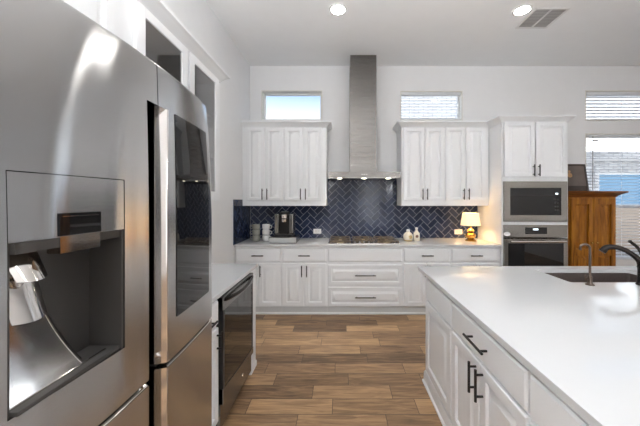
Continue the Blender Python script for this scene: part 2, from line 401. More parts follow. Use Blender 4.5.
# blinds: slatted, one mesh of slats per blind
def blind(h, label, pitch, tilt, wand=False, z_to=None, depth=0.045):
    x0, x1, z0, z1 = h; x0 += 0.016; x1 -= 0.016
    r = thing('window_blind', label, 'blind', ((x0+x1)/2, WY+0.045, z0+0.02))
    hx = (x1-x0)/2; H = z1-0.013-(z0+0.02)
    B().box(-hx, hx, -0.028, 0.028, H-0.045, H, 0.004).done('head_rail', 'slat', r)
    b = B(); z = H-0.075; zb = (z_to-(z0+0.02)) if z_to else 0.03
    c, s_ = math.cos(tilt)*depth/2, math.sin(tilt)*depth/2
    while z > zb:
        b.add([(-hx, -c, z-s_), (hx, -c, z-s_), (hx, 0, z+0.003), (-hx, 0, z+0.003), (hx, c, z+s_), (-hx, c, z+s_),
               (-hx, -c, z-s_-0.0022), (hx, -c, z-s_-0.0022), (hx, 0, z+0.0008), (-hx, 0, z+0.0008), (hx, c, z+s_-0.0022), (-hx, c, z+s_-0.0022)],
              [(0, 1, 2, 3), (3, 2, 4, 5), (7, 6, 9, 8), (8, 9, 11, 10), (0, 6, 7, 1), (5, 4, 10, 11), (0, 3, 9, 6), (3, 5, 11, 9), (1, 7, 8, 2), (2, 8, 10, 4)])
        z -= pitch
    b.done('slats', 'slat', r)
    B().box(-hx, hx, -0.022, 0.022, zb-0.028, zb-0.008, 0.003).done('bottom_rail', 'slat', r)
    q = -hx+0.14
    while q < hx: B().box(q-0.0015, q+0.0015, -0.026, -0.024, zb-0.01, H-0.04).done('ladder_cord', 'slat', r); q += 0.42
    if wand:
        t = B(); t.tube([(-hx+0.10, -0.045, H-0.03), (-hx+0.10, -0.045, H-0.85)], 0.006)
        t.done('tilt_wand', 'ventdark', r)
        t = B(); t.tube([(-hx+0.105, -0.05, H-0.10), (-hx+0.155, -0.052, H-0.10), (-hx+0.185, -0.05, H-0.09)], [0.012, 0.016, 0.004]); t.done('wand_hook', 'ventdark', r)
    return r
blind(W2, 'white slatted blind in the small high window right of hood', 0.045, 0.03, depth=0.014)
blind(W3, 'white slatted blind in the high transom window at right', 0.05, 0.9, depth=0.05)
blind(W4, 'long white slatted blind with dark wand in the large right window', 0.047, 0.04, wand=True, depth=0.036)

# ------------------------------------------------------------------ outside
tag(B().box(-14, 22, WY+0.3, 40, -0.3, -0.12).done('yard_ground', 'ground'), 'pale ground outside the large right window', 'ground', kind='structure')
hr = thing('neighbour_house', 'white brick house seen through the blinds of the right windows', 'house', (6, 9, -0.12))
B().box(-4.9, 0.3, 0, 3, 0, 5.2).done('gable_wall', 'brick_light', hr)
b = B(); b.box(0.3, 2.4, 0, 3, 0, 3.19); b.box(2.4, 5.6, 0, 3, 2.5, 3.19); b.box(5.6, 10, 0, 3, 0, 3.19); b.done('brick_wall', 'brick', hr)
b = B(); b.box(-5.0, 0.4, -0.15, 3, 5.2, 5.4); b.done('fascia', 'roofdk', hr)
b = B(); b.box(0.3, 2.4, -0.06, 0, 2.86, 2.93); b.box(2.4, 10, -0.06, 0, 2.86, 2.93); b.done('brick_ledge', 'roofdk', hr)
b = B(); b.box(2.4, 5.6, 0.15, 0.2, 1.45, 2.5); w_ = b.done('window_pane', 'bluepane', hr)
b = B(); b.box(2.4, 5.6, 0.10, 0.22, 2.44, 2.5); b.box(2.4, 2.46, 0.1, 0.22, 1.4, 2.44); b.box(3.9, 3.96, 0.1, 0.22, 1.45, 2.44); b.box(2.46, 5.6, 0.1, 0.22, 1.38, 1.45); b.done('window_frame', 'vinyl', hr)
b = B(); b.box(2.4, 5.6, 0.02, 3, 0, 1.38); b.done('lower_wall', 'tan', hr)

# ------------------------------------------------------------------ cabinetry
DOORR = [(0, -0.016), (0.004, -0.020), (0.052, -0.020), (0.056, -0.010), (0.066, -0.010), (0.086, -0.018)]
def door_rings(fr=0.052):
    return [(0, -0.016), (0.004, -0.020), (fr, -0.020), (fr+0.004, -0.006), (fr+0.016, -0.005), (fr+0.042, -0.0185), (fr+0.044, -0.0185)]
SLAB = [(0, -0.012), (0.008, -0.020)]
def pull(parent, x, z, L=0.15, vertical=True, y=-0.02, st=0.032, r=0.0068, m='black'):
    b = B(); h = L/2; p = h-0.025
    if vertical:
        b.tube([(x, y-st, z-h), (x, y-st, z+h)], r)
        for q in (-p, p): b.tube([(x, y, z+q), (x, y-st, z+q)], r*0.85)
    else:
        b.tube([(x-h, y-st, z), (x+h, y-st, z)], r)
        for q in (-p, p): b.tube([(x+q, y, z), (x+q, y-st, z)], r*0.85)
    return b.done('handle', m, parent)
def front(root, kind, x0, x1, z0, z1, slab=False, fr=0.052):
    b = B().rings(x0, x1, z0, z1, SLAB if slab else door_rings(fr), 0.0)
    return b.done(kind, 'cab', root)

def base_cab(label, x0, x1, loc, rz, layout, depth=0.585, toe=True, group=None, zt=0.884, H0=0.10):
    """local frame: front face plane y=0 facing -y"""
    r = thing('base_cabinet', label, 'cabinet', loc, rz, group)
    B().box(x0, x1, 0.0, depth, H0, zt).done('body', 'cab', r)
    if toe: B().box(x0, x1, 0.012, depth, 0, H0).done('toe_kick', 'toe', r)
    layout(r, x0, x1)
    return r

FY = 3.635
def two_door_drawer(handles=True):
    def f(r, x0, x1):
        g = 0.014; c = (x0+x1)/2
        d = front(r, 'drawer', x0+g, x1-g, 0.693, 0.861, slab=True)
        pull(d, c, 0.772, 0.15, False)
        for s in (-1, 1):
            a, b_ = (x0+g, c-0.006) if s < 0 else (c+0.006, x1-g)
            q = front(r, 'door', a, b_, 0.112, 0.667)
            pull(q, c+s*0.033, 0.572, 0.145, True)
    return f
def drawer_stack(r, x0, x1):
    g = 0.014; c = (x0+x1)/2
    front(r, 'false_front', x0+g, x1-g, 0.693, 0.861, slab=True)
    for z0, z1 in ((0.385, 0.648), (0.096+0.012, 0.357)):
        d = front(r, 'drawer', x0+g, x1-g, z0, z1, fr=0.042)
        pull(d, c, (z0+z1)/2+0.0, 0.27, False)
base_cab('white base cabinet at the left end of the back wall, under the mugs', WX+0.002, -0.762, (0, FY, 0), 0, two_door_drawer())
base_cab('white two-door base cabinet under the coffee maker, left of the drawer stack', -0.761, -0.166, (0, FY, 0), 0, two_door_drawer())
base_cab('wide white drawer cabinet directly under the gas cooktop', -0.165, 0.822, (0, FY, 0), 0, drawer_stack)
base_cab('white base cabinet right of the cooktop drawers, under the two cream bottles', 0.823, 1.440, (0, FY, 0), 0, two_door_drawer())
base_cab('white base cabinet under the gold lamp, beside the wall oven cabinet', 1.441, 2.090, (0, FY, 0), 0, two_door_drawer())
struct(B().box(WX+0.002, 2.09, FY-0.004, FY+0.01, 0.0, 0.022).done('trim_4', 'cab'), 'white shoe moulding along the foot of back cabinets', 'trim')

ct = B().box(WX+0.002, 2.092, 3.60, WY-0.002, 0.884, 0.914, 0.003).done('countertop', 'quartz')
tag(ct, 'long white quartz countertop along the back wall', 'countertop')

# upper cabinets on the back wall
UY = 3.905
def upper(label, x0, x1, doors, sl=0.018, sr=0.018):
    r = thing('upper_cabinet', label, 'cabinet', (0, UY, 0))
    B().box(x0, x1, 0, WY-UY-0.002, 1.412, 2.52).done('body', 'cab', r)
    n = len(doors)
    for i, (a, b_) in enumerate(doors):
        q = front(r, 'door', a, b_, 1.482, 2.504, fr=0.045)
        hx = b_-0.028 if i % 2 == 0 else a+0.028
        pull(q, hx, 1.573, 0.155)
    return r
upper('white upper cabinet in the back left corner, above the mugs', WX+0.002, -0.7905, [(-1.306, -1.054), (-1.043, -0.797)])
upper('white upper cabinet above the coffee maker, left of the range hood', -0.7895, -0.190, [(-0.775, -0.521), (-0.508, -0.258)])
upper('white upper cabinet just right of the range hood, below the high window', 0.864, 1.4695, [(0.889, 1.180), (1.206-0.018, 1.458)])
upper('white upper cabinet above the gold lamp, beside the oven cabinet', 1.4705, 2.090, [(1.482, 1.752), (1.766, 2.030)])
def crown(name, pts, label, zb=2.505, h=0.085, out=0.065, top_cap=None, m='cab'):
    """moulding swept along a plan path; outward is to the right of travel"""
    prof = [(0, 0), (0.006, 0.004), (0.010, 0.016), (0.022, 0.030), (0.045, 0.052), (0.056, 0.060), (out, 0.066), (out, h), (0, h)]
    b = B(); P = [Vector((p[0], p[1])) for p in pts]; n = len(P); vs = []; m_ = len(prof)
    for i in range(n):
        d0 = (P[i]-P[i-1]).normalized() if i > 0 else None; d1 = (P[i+1]-P[i]).normalized() if i < n-1 else None
        n0 = Vector((d0.y, -d0.x)) if d0 else None; n1 = Vector((d1.y, -d1.x)) if d1 else None
        if n0 and n1: q = (n0+n1); q = q/(q.dot(n0)) 
        else: q = n0 or n1
        for a, z in prof: vs.append((P[i].x+q.x*a, P[i].y+q.y*a, zb+z))
    fs = [tuple(range(m_)), tuple((n-1)*m_+k for k in reversed(range(m_)))]
    for i in range(n-1):
        for k in range(m_): fs.append((i*m_+k, i*m_+(k+1) % m_, (i+1)*m_+(k+1) % m_, (i+1)*m_+k))
    b.add(vs, fs)
    return struct(b.done(name, m), label, 'trim')
crown('trim_1', [(WX+0.001, UY-0.001), (-0.189, UY-0.001), (-0.189, WY-0.001)], 'white crown moulding on the left back upper cabinets')
crown('trim_2', [(0.863, WY-0.001), (0.863, UY-0.001), (2.09, UY-0.001)], 'white crown moulding on the right back upper cabinets')

# tall oven cabinet
OX0, OX1, OY = 2.096, 2.957, 3.61
oc = thing('oven_cabinet', 'tall white cabinet housing the microwave and wall oven', 'cabinet', (0, OY, 0))
b = B(); D_ = WY-OY-0.002
b.box(OX0, OX0+0.02, 0, D_, 0, 2.52); b.box(OX1-0.02, OX1, 0, D_, 0, 2.52)
b.box(OX0+0.02, OX1-0.02, 0.02, D_, 1.76, 2.52); b.box(OX0+0.02, OX1-0.02, 0.02, D_, 0.1, 0.43); b.box(OX0+0.02, OX1-0.02, D_-0.02, D_, 0.43, 1.76)
b.box(OX0+0.02, OX1-0.02, 0, 0.02, 2.49, 2.52); b.box(OX0+0.02, OX1-0.02, 0, 0.02, 1.735, 1.80)
b.box(OX0+0.02, OX1-0.02, 0, 0.3, 1.172, 1.212); b.box(OX0+0.02, OX1-0.02, 0, 0.02, 0.40, 0.45); b.box(OX0+0.02, OX1-0.02, 0.0, 0.02, 0.1, 0.13)
b.done('body', 'cab', oc)
c = (OX0+OX1)/2
for s in (-1, 1):
    a, b_ = (OX0+0.028, c-0.008) if s < 0 else (c+0.008, OX1-0.028)
    q = front(oc, 'door', a, b_, 1.79, 2.503, fr=0.05); pull(q, c+s*0.034, 1.875, 0.15)
d = front(oc, 'drawer', OX0+0.028, OX1-0.028, 0.135, 0.395, fr=0.045); pull(d, c, 0.265, 0.27, False)
crown('trim_3', [(OX0-0.001, WY-0.001), (OX0-0.001, OY-0.001), (OX1+0.001, OY-0.001), (OX1+0.001, WY-0.001)], 'white crown moulding on the tall oven cabinet', zb=2.495)

mw = thing('microwave_oven', 'stainless built-in microwave above the wall oven', 'microwave', (c, OY, 1.214))
mw_w = 0.412
b = B(); b.rings(-mw_w, mw_w, 0.0, 0.519, [(0, -0.018), (0.004, -0.022), (0.083, -0.022), (0.086, -0.012)], 0.3); b.done('trim_frame', 'steel_dark', mw)
B().box(-mw_w+0.087, mw_w-0.087, -0.020, -0.0115, 0.087, 0.432, 0.002).done('door_glass', 'bglass', mw)
for i in range(4):
    for j in range(2): B().box(0.245+j*0.03, 0.265+j*0.03, -0.0215, -0.020, 0.14+i*0.045, 0.160+i*0.045).done('key', 'keys', mw)
B().box(0.255, 0.288, -0.0215, -0.020, 0.352, 0.370).done('clock_display', 'digits', mw)
B().box(-0.34, 0.23, -0.021, -0.0202, 0.34, 0.343).done('door_seam', 'darkcav', mw)

ov = thing('built_in_oven', 'stainless wall oven with horizontal bar handle below the microwave', 'oven', (c, OY, 0.455))
b = B(); b.box(-0.412, 0.412, -0.022, 0.3, 0.555, 0.715, 0.003); b.done('control_panel', 'steel_dark', ov)
B().box(-0.135, 0.145, -0.0245, -0.022, 0.60, 0.685, 0.001).done('display', 'bglass', ov)
B().box(-0.035, 0.03, -0.0255, -0.0245, 0.65, 0.668).done('clock_digits', 'digits', ov)
b = B()
for i in range(10): b.box(-0.12+i*0.026, -0.108+i*0.026, -0.0255, -0.0245, 0.62, 0.628)
b.done('buttons', 'darkcav', ov)
b = B().rings(-0.412, 0.412, 0.0, 0.54, [(0, -0.02), (0.004, -0.026), (0.055, -0.026), (0.058, -0.02)], 0.3); dv = b.done('oven_door', 'steel_dark', ov)
B().box(-0.352, 0.352, -0.027, -0.0195, 0.06, 0.478, 0.002).done('door_glass', 'bglass', dv)
b = B(); b.tube([(-0.355, -0.075, 0.508), (0.355, -0.075, 0.508)], 0.0135, 16)
for s in (-0.32, 0.32): b.tube([(s, -0.02, 0.508), (s, -0.075, 0.508)], 0.009)
b.done('handle', 'chrome', dv)
b = B(); b.lathe([(0, -0.0025), (0.040, -0.0025), (0.042, 0.0)], n=32, axis='y')
o = b.done('badge', 'label', ov); o.location = (-0.372, -0.0222, 0.60); o.scale = (1, 1, 0.65)

# ------------------------------------------------------------------ backsplash
def clip(poly, a, bnd, sign):
    out = []
    for i in range(len(poly)):
        p, q = poly[i-1], poly[i]
        ip = sign*(p[a]-bnd) >= 0; iq = sign*(q[a]-bnd) >= 0
        if ip != iq:
            t = (bnd-p[a])/(q[a]-p[a]); out.append((p[0]+t*(q[0]-p[0]), p[1]+t*(q[1]-p[1])))
        if iq: out.append(q)
    return out
def herringbone(regions, W=0.076, L=0.152, g=0.0024, uo=0.0, vo=0.0):
    R = []; r2 = math.sqrt(0.5)
    U0 = min(r[0] for r in regions)-0.3; U1 = max(r[1] for r in regions)+0.3; V0 = min(r[2] for r in regions)-0.3; V1 = max(r[3] for r in regions)+0.3
    jn = int((U1-U0)/(L*1.414))+4; inn = int((V1-V0)/(W*1.414))+6
    for j in range(-2, jn):
        for i in range(-3, inn):
            op = i*W+j*L; oq = i*W-j*L
            for (p0, p1, q0, q1) in ((0, L, 0, W), (0, W, W, W+L)):
                rc = [(op+p0+g, oq+q0+g), (op+p1-g, oq+q0+g), (op+p1-g, oq+q1-g), (op+p0+g, oq+q1-g)]
                poly = [((p-q)*r2+U0+uo, (p+q)*r2+V0+vo) for p, q in rc]
                tone = random.random(); tl = (random.uniform(-1, 1), random.uniform(-1, 1))
                for rg in regions:
                    c_ = poly
                    for a, bnd, sg in ((0, rg[0], 1), (0, rg[1], -1), (1, rg[2], 1), (1, rg[3], -1)):
                        if c_: c_ = clip(c_, a, bnd, sg)
                    if len(c_) > 2: R.append((c_, tone, tl))
    return R
def tile_wall(parent, regions, P, name='tiles', **kw):
    """P(u,v,d): world point d metres out of the wall"""
    me = bpy.data.meshes.new(name); vs = []; fs = []; tn = []
    for poly, tone, tl in herringbone(regions, **kw):
        n = len(poly); cu = sum(p[0] for p in poly)/n; cv = sum(p[1] for p in poly)/n; o = len(vs)
        ar = abs(sum(poly[k-1][0]*poly[k][1]-poly[k][0]*poly[k-1][1] for k in range(n)))/2
        if ar < 2e-5: continue
        k_ = 0.96
        for u, v in poly: vs.append(P(u, v, 0.002))
        for u, v in poly: vs.append(P(u, v, 0.0065))
        for u, v in poly:
            uu, vv = cu+(u-cu)*k_, cv+(v-cv)*k_
            vs.append(P(uu, vv, 0.008+0.006*(tl[0]*(u-cu)+tl[1]*(v-cv))))
        for ring in (0, 1):
            for k in range(n): fs.append((o+ring*n+k, o+ring*n+(k+1) % n, o+(ring+1)*n+(k+1) % n, o+(ring+1)*n+k)); tn.append(tone)
        fs.append(tuple(o+2*n+k for k in range(n))); tn.append(tone)
    me.from_pydata(vs, [], fs); at = me.attributes.new('tone', 'FLOAT', 'FACE')
    for i, t in enumerate(tn): at.data[i].value = t
    me.materials.append(M['tile']); me.update()
    ob = bpy.data.objects.new(name, me); COL.objects.link(ob); ob.parent = parent
    return ob
bs = thing('tile_backsplash', 'navy blue herringbone tile backsplash behind the cooktop', 'backsplash', (0, 0, 0))
RG = [(WX+0.012, 2.090, 0.915, 1.411), (-0.189, 0.863, 1.411, 1.815)]
tile_wall(bs, RG, lambda u, v, d: (u, WY-0.004-d, v), uo=0.03, vo=0.01)
b = B(); 
for r_ in RG: b.box(r_[0], r_[1], WY-0.0085, WY-0.001, r_[2], r_[3])
b.done('grout', 'grout', bs)
bs2 = thing('tile_backsplash', 'short navy tile backsplash on the left wall beside the mugs', 'backsplash', (0, 0, 0))
RG2 = [(3.602, WY-0.014, 0.915, 1.411), (3.53+0.02, UY-0.005, 1.411, 1.50)]
RG2 = [(3.56, 3.602, 0.915, 1.50), (3.602, UY-0.022, 0.915, 1.50), (UY-0.022, WY-0.014, 0.915, 1.411)]
tile_wall(bs2, RG2, lambda u, v, d: (WX+0.004+d, u, v), uo=0.02)
b = B()
for r_ in RG2: b.box(WX+0.001, WX+0.0085, r_[0], r_[1], r_[2], r_[3])
b.done('grout', 'grout', bs2)

def outlet(x, z, label):
    r = thing('wall_outlet', label, 'outlet', (x, WY-0.0125, z))
    B().rings(-0.060, 0.060, -0.037, 0.037, [(0, -0.002), (0.004, -0.005)], 0.0).done('cover_plate', 'label', r)
    b = B()
    for s in (-0.02, 0.02): b.box(s-0.014, s+0.014, -0.0065, -0.005, -0.017, 0.017, 0.0006)
    b.done('sockets', 'vent', r)
outlet(-0.345, 1.018, 'white outlet cover on the tiles left of the cooktop')
outlet(1.797, 1.010, 'white outlet cover on the tiles just left of the gold lamp')

# ------------------------------------------------------------------ range hood
HX = 0.325
hd = thing('range_hood', 'tall stainless steel chimney range hood above the cooktop', 'range hood', (HX, WY-0.014, 1.78))
hw, hdp = 0.482, 0.52
b = B()
b.box(-hw, hw, -hdp, 0, 0.017, 0.09, 0.002)
b.done('canopy', 'hsteel', hd)
b = B(); b.box(-hw+0.012, hw-0.012, -hdp+0.012, -0.005, 0.006, 0.017)
f_ = b.done('filter_panel', 'steel_dark', hd)
for s in (-0.33, 0.0, 0.33): B().lathe([(0, -0.001), (0.030, -0.001), (0.034, 0.004), (0.034, 0.010)], (s, -hdp+0.07, 0.0045), 24).done('lamp', 'hoodled', hd)
b = B()
for s in (-0.015, 0, 0.015): b.box(s*2-0.007, s*2+0.007, -hdp-0.003, -hdp+0.001, 0.048, 0.058)
b.done('buttons', 'chrome', hd)
# flared collar then chimney in two sections
b = B(); prof = [(0.36, 0.183, 0.335), (0.30, 0.183, 0.33), (0.22, 0.185, 0.335), (0.15, 0.19, 0.345), (0.09, 0.20, 0.36)]
vs = []; fs = []
for h, wx, dy in prof: vs += [(-wx, 0, h), (-wx, -dy, h), (wx, -dy, h), (wx, 0, h)]
for i in range(len(prof)-1):
    for k in range(4): fs.append((i*4+k, i*4+(k+1) % 4, (i+1)*4+(k+1) % 4, (i+1)*4+k))
b.add(vs, fs); b.done('collar', 'hsteel', hd)
B().box(-0.187, 0.187, -0.318, 0, 0.355, 1.58, 0.003).done('lower_chimney', 'hsteel', hd)
B().box(-0.180, 0.187, -0.311, 0, 1.58, CZ-0.002-1.78, 0.003).done('upper_chimney', 'hsteel', hd)
for s in (-0.33, 0, 0.33):
    l = bpy.data.lights.new('hood_lamp', 'SPOT'); l.energy = 3.0; l.spot_size = 2.0; l.spot_blend = 0.8; l.shadow_soft_size = 0.03; l.color = (1, 0.85, 0.65)
    o = bpy.data.objects.new('hood_lamp', l); o.location = (s, -hdp+0.07, -0.005); o.parent = hd; COL.objects.link(o)

# cooktop
ck = thing('gas_cooktop', 'stainless gas cooktop with black grates on the back counter', 'cooktop', (HX-0.005, 3.90, 0.914))
B().box(-0.475, 0.475, -0.262, 0.245, 0.0005, 0.010, 0.003).done('tray', 'chrome', ck)
for gx in (-0.315, 0, 0.315):
    b = B(); zt = 0.042
    for x in (-0.135, 0.135): b.box(gx+x-0.007, gx+x+0.007, -0.185 if gx == 0 else -0.225, 0.225, zt-0.014, zt, 0.002)
    y0 = -0.185 if gx == 0 else -0.225
    for y in (y0, 0.02, 0.225): b.box(gx-0.142, gx+0.142, y-0.007, y+0.007, zt-0.014, zt, 0.002)
    for y in (-0.10, 0.125):
        for a in range(4):
            an = PI/4+a*PI/2; b.tube([(gx+0.035*math.cos(an), y+0.035*math.sin(an), zt-0.006), (gx+0.125*math.cos(an), y+0.095*math.sin(an), zt-0.006)], 0.006, 8)
    for x in (-0.135, 0.135):
        for y in (y0, 0.225): b.box(gx+x-0.008, gx+x+0.008, y-0.008, y+0.008, 0.008, zt-0.01)
    b.done('grate', 'iron', ck)
    for y in ((-0.10, 0.125) if gx else (0.03,)):
        b = B(); b.lathe([(0, 0.030), (0.034, 0.030), (0.040, 0.026), (0.040, 0.018), (0.052, 0.017), (0.054, 0.009)], (gx, y, 0), 24); b.done('burner', 'burner', ck)
for i in range(5):
    b = B(); b.lathe([(0, 0.036), (0.015, 0.035), (0.018, 0.031), (0.019, 0.012), (0.023, 0.009)], ((i-2)*0.062, -0.222, 0), 20); b.done('knob', 'steel', ck)

# ------------------------------------------------------------------ things on the back counter
def mug(x, y, z, ang, m, label, group):
    r = thing('coffee_mug', label, 'mug', (x, y, z), ang, group)
    b = B(); b.lathe([(0, 0.004), (0.036, 0.004), (0.036, 0.0), (0.040, 0.002), (0.052, 0.022), (0.054, 0.03), (0.054, 0.076), (0.052, 0.079), (0.049, 0.076), (0.049, 0.03), (0.035, 0.012), (0, 0.012)], n=32)
    b.done('cup', m, r)
    pts = [(0.052+0.030*math.sin(t), 0, 0.041+0.024*math.cos(t)) for t in [PI*i/10 for i in range(11)]]
    B().tube(pts, 0.0055, 10).done('handle', m, r)
pos = ['at the bottom', 'in the middle', 'on top']
for i in range(3):
    mug(-1.175, 3.90, 0.915+i*0.0785, PI+0.15, 'ceramic_g', 'grey-green mug with handle to the left, %s of its stack' % pos[i], 'stacked mugs')
    mug(-1.045, 3.93, 0.915+i*0.0785, -0.1, 'ceramic_w', 'white mug with handle to the right, %s of its stack' % pos[i], 'stacked mugs')

tr = thing('pod_drawer', 'flat silver drawer tray under the coffee maker', 'tray', (-0.765, 3.86, 0.9145))
B().box(-0.185, 0.185, -0.15, 0.17, 0.006, 0.080, 0.004).done('case', 'steel_dark', tr)
B().box(-0.18, 0.18, -0.158, -0.15, 0.010, 0.074, 0.003).done('drawer_front', 'silver', tr)
b = B(); b.box(-0.18, -0.15, -0.12, 0.14, 0, 0.006); b.box(0.15, 0.18, -0.12, 0.14, 0, 0.006); b.done('feet', 'blackp', tr)
cm = thing('coffee_maker', 'black and silver pod coffee maker standing on the tray', 'coffee maker', (-0.765, 3.87, 0.995))
B().box(-0.115, 0.115, -0.13, 0.13, 0, 0.035, 0.008).done('base', 'blackp', cm)
B().box(-0.065, 0.065, -0.125, -0.02, 0.035, 0.042, 0.002).done('drip_tray', 'steel_dark', cm)
B().box(-0.072, 0.072, -0.02, 0.13, 0.035, 0.29, 0.01).done('body', 'blackp', cm)
for s in (-1, 1):
    B().box(*sorted((s*0.072, s*0.128)), -0.085, 0.12, 0.035, 0.305, 0.012).done('side_panel', 'steel', cm)
b = B(); b.lathe([(0, 0.20), (0.038, 0.20), (0.043, 0.215), (0.046, 0.28), (0.046, 0.30), (0, 0.30)], (0, -0.075, 0), 28); b.done('brew_head', 'chrome', cm)
b = B(); b.lathe([(0.048, 0.298), (0.050, 0.33), (0.030, 0.345), (0, 0.347)], (0, -0.07, 0), 28); b.box(-0.05, 0.05, -0.06, 0.10, 0.29, 0.335, 0.015); b.done('lid', 'blackp', cm)
b = B(); b.lathe([(0, 0.24), (0.0475, 0.24), (0.0475, 0.25), (0, 0.25)], (0, -0.075, 0), 28); b.done('band', 'blackp', cm)

jr = thing('ceramic_jar', 'round cream ceramic jar with stopper right of the cooktop', 'jar', (0.963, 3.93, 0.9145))
b = B(); b.lathe([(0, 0), (0.045, 0), (0.060, 0.02), (0.068, 0.055), (0.064, 0.09), (0.045, 0.115), (0.024, 0.125), (0.024, 0.135), (0, 0.135)], n=32); b.done('jar_body', 'ceramic', jr)
b = B(); b.lathe([(0.020, 0.133), (0.027, 0.140), (0.027, 0.152), (0.018, 0.164), (0, 0.167)], n=24); b.done('stopper', 'ceramic_w', jr)
b = B(); b.lathe([(0, -0.070), (0.026, -0.066), (0.027, -0.055), (0, -0.05)], (0.016, 0, 0.062), 24, axis='y'); b.done('printed_crest', 'gold', jr)
b = B(); b.lathe([(0.046, 0.0005), (0.054, 0.004), (0.062, 0.018), (0.060, 0.019)], n=32); b.done('gold_foot', 'gold', jr)
bt = thing('ceramic_bottle', 'narrow cream bottle with brown round emblem beside the jar', 'bottle', (1.082, 3.93, 0.9145))
b = B(); b.box(-0.040, 0.040, -0.028, 0.028, 0, 0.118, 0.012, 3); b.lathe([(0.034, 0.115), (0.024, 0.135), (0.015, 0.145), (0.014, 0.165), (0, 0.165)], n=24); b.done('bottle_body', 'ceramic', bt)
b = B(); b.lathe([(0.010, 0.164), (0.020, 0.170), (0.021, 0.184), (0.010, 0.193), (0, 0.194)], n=24); b.done('stopper', 'ceramic_w', bt)
b = B(); b.lathe([(0, -0.0295), (0.020, -0.0295), (0.022, -0.027)], (0, 0, 0.068), 24, axis='y'); b.done('emblem', 'brown', bt)

lp = thing('table_lamp', 'small gold table lamp with glowing cream shade on the back counter', 'lamp', (1.845, 3.93, 0.9145))
b = B(); b.lathe([(0, 0), (0.073, 0), (0.076, 0.012), (0.059, 0.020), (0.040, 0.026), (0.061, 0.05), (0.073, 0.078), (0.059, 0.104), (0.031, 0.122), (0.047, 0.135), (0.052, 0.150), (0.035, 0.166), (0.017, 0.178), (0.014, 0.215), (0, 0.215)], n=36)
b.done('lamp_base', 'brass', lp)
b = B(); b.lathe([(0.132, 0.222), (0.104, 0.396), (0.101, 0.396), (0.129, 0.222)], n=40)
b.done('lamp_shade', 'lampshade', lp)
b = B(); b.tube([(0, 0, 0.21), (0, 0, 0.26)], 0.012); b.tube([(-0.103, 0, 0.38), (0.103, 0, 0.38)], 0.002, 6); b.tube([(0, 0, 0.25), (0, 0, 0.38)], 0.003, 6); b.done('socket', 'brass', lp)
l = bpy.data.lights.new('lamp_bulb', 'POINT'); l.energy = 3.2; l.color = (1, 0.68, 0.35); l.shadow_soft_size = 0.03
o = bpy.data.objects.new('lamp_bulb', l); o.location = (0, 0, 0.31); o.parent = lp; COL.objects.link(o)

# ------------------------------------------------------------------ left run: counter, narrow cabinet, cooler
LX = -0.78      # face plane
tag(B().box(WX+0.002, -0.755, 1.40, 2.545, 0.884, 0.914, 0.003).done('countertop', 'quartz'), 'short white quartz countertop beside the refrigerator', 'countertop')
# local frame: rotate +90deg so that local -y faces world +x ; local x -> world y
RZ = PI/2
def narrow(r, x0, x1):
    front(r, 'drawer', x0+0.012, x1-0.01, 0.72, 0.868, slab=True)
    d = front(r, 'door', x0+0.012, x1-0.01, 0.112, 0.70, fr=0.05)
    pull(d, x1-0.035, 0.62, 0.13)
dr = base_cab('narrow white base cabinet between refrigerator and beverage cooler', 1.40, 1.752, (LX, 0, 0), RZ, narrow, depth=0.58)
pull([q for q in bpy.data.objects if q.parent == dr and q.name.startswith('drawer')][0], 1.575, 0.775, 0.15, False)
ep = thing('end_panel', 'white finished panel closing the cooler end of left cabinets', 'cabinet panel', (LX, 0, 0), RZ)
B().box(2.372, 2.515, -0.018, 0.58, 0, 0.884, 0.002).done('panel', 'cab', ep)
B().box(2.372, 2.520, -0.026, 0.58, 0, 0.05, 0.004).done('base_moulding', 'trim', ep)

bc = thing('beverage_cooler', 'stainless under-counter beverage cooler with dark glass door', 'cooler', (LX, 1.757, 0), RZ)
Wc = 0.608
b = B(); b.box(0, 0.02, 0.0, 0.56, 0.09, 0.878); b.box(Wc-0.02, Wc, 0, 0.56, 0.09, 0.878); b.box(0.02, Wc-0.02, 0, 0.56, 0.09, 0.11); b.box(0.02, Wc-0.02, 0, 0.56, 0.858, 0.878); b.box(0.02, Wc-0.02, 0.54, 0.56, 0.11, 0.858)
b.done('case', 'blackp', bc)
for z in (0.26, 0.40, 0.54, 0.68):
    b = B()
    for i in range(9): b.tube([(0.03+i*0.068, 0.04, z), (0.03+i*0.068, 0.52, z)], 0.003, 6)
    b.box(0.022, Wc-0.022, 0.025, 0.04, z-0.012, z+0.012); b.done('rack', 'steel', bc)
# door frame with curved bottom
b = B(); F = 0.03
b.box(0, F, -0.04, -0.002, 0.20, 0.878, 0.002); b.box(Wc-F, Wc, -0.04, -0.002, 0.20, 0.878, 0.002)
dd = b.done('door', 'blackp', bc)
B().box(0, Wc, -0.042, -0.002, 0.795, 0.878, 0.002).done('top_rail', 'steel', dd)
pts = [(0, 0.20), (0, 0.30)] + [(Wc*i/12, 0.30-0.05*math.sin(PI/2*i/12)) for i in range(1, 13)] + [(Wc, 0.20)]
b = B(); b.prism(pts, -0.042, -0.002, 'y'); b.done('bottom_rail', 'steel', dd)
B().box(F, Wc-F, -0.038, -0.030, 0.25, 0.796).done('glass', 'coolglass', dd)
hp = [(0.03+(Wc-0.06)*i/16, -0.045-0.028*math.sin(PI*i/16), 0.855-0.010*math.sin(PI*i/16)) for i in range(17)]
b = B(); b.tube(hp, [0.008]+[0.012]*15+[0.008], 10); b.done('handle', 'bronze', dd)
B().box(0, Wc, -0.025, -0.002, 0.045, 0.198, 0.002).done('grille', 'steel', bc)
b = B(); b.lathe([(0, -0.029), (0.012, -0.029), (0.014, -0.025)], (0.40, 0, 0.135), 20, axis='y'); b.done('lock', 'chrome', bc)
B().box(0.02, Wc-0.02, 0.0, 0.5, 0.0, 0.09).done('plinth', 'blackp', bc)

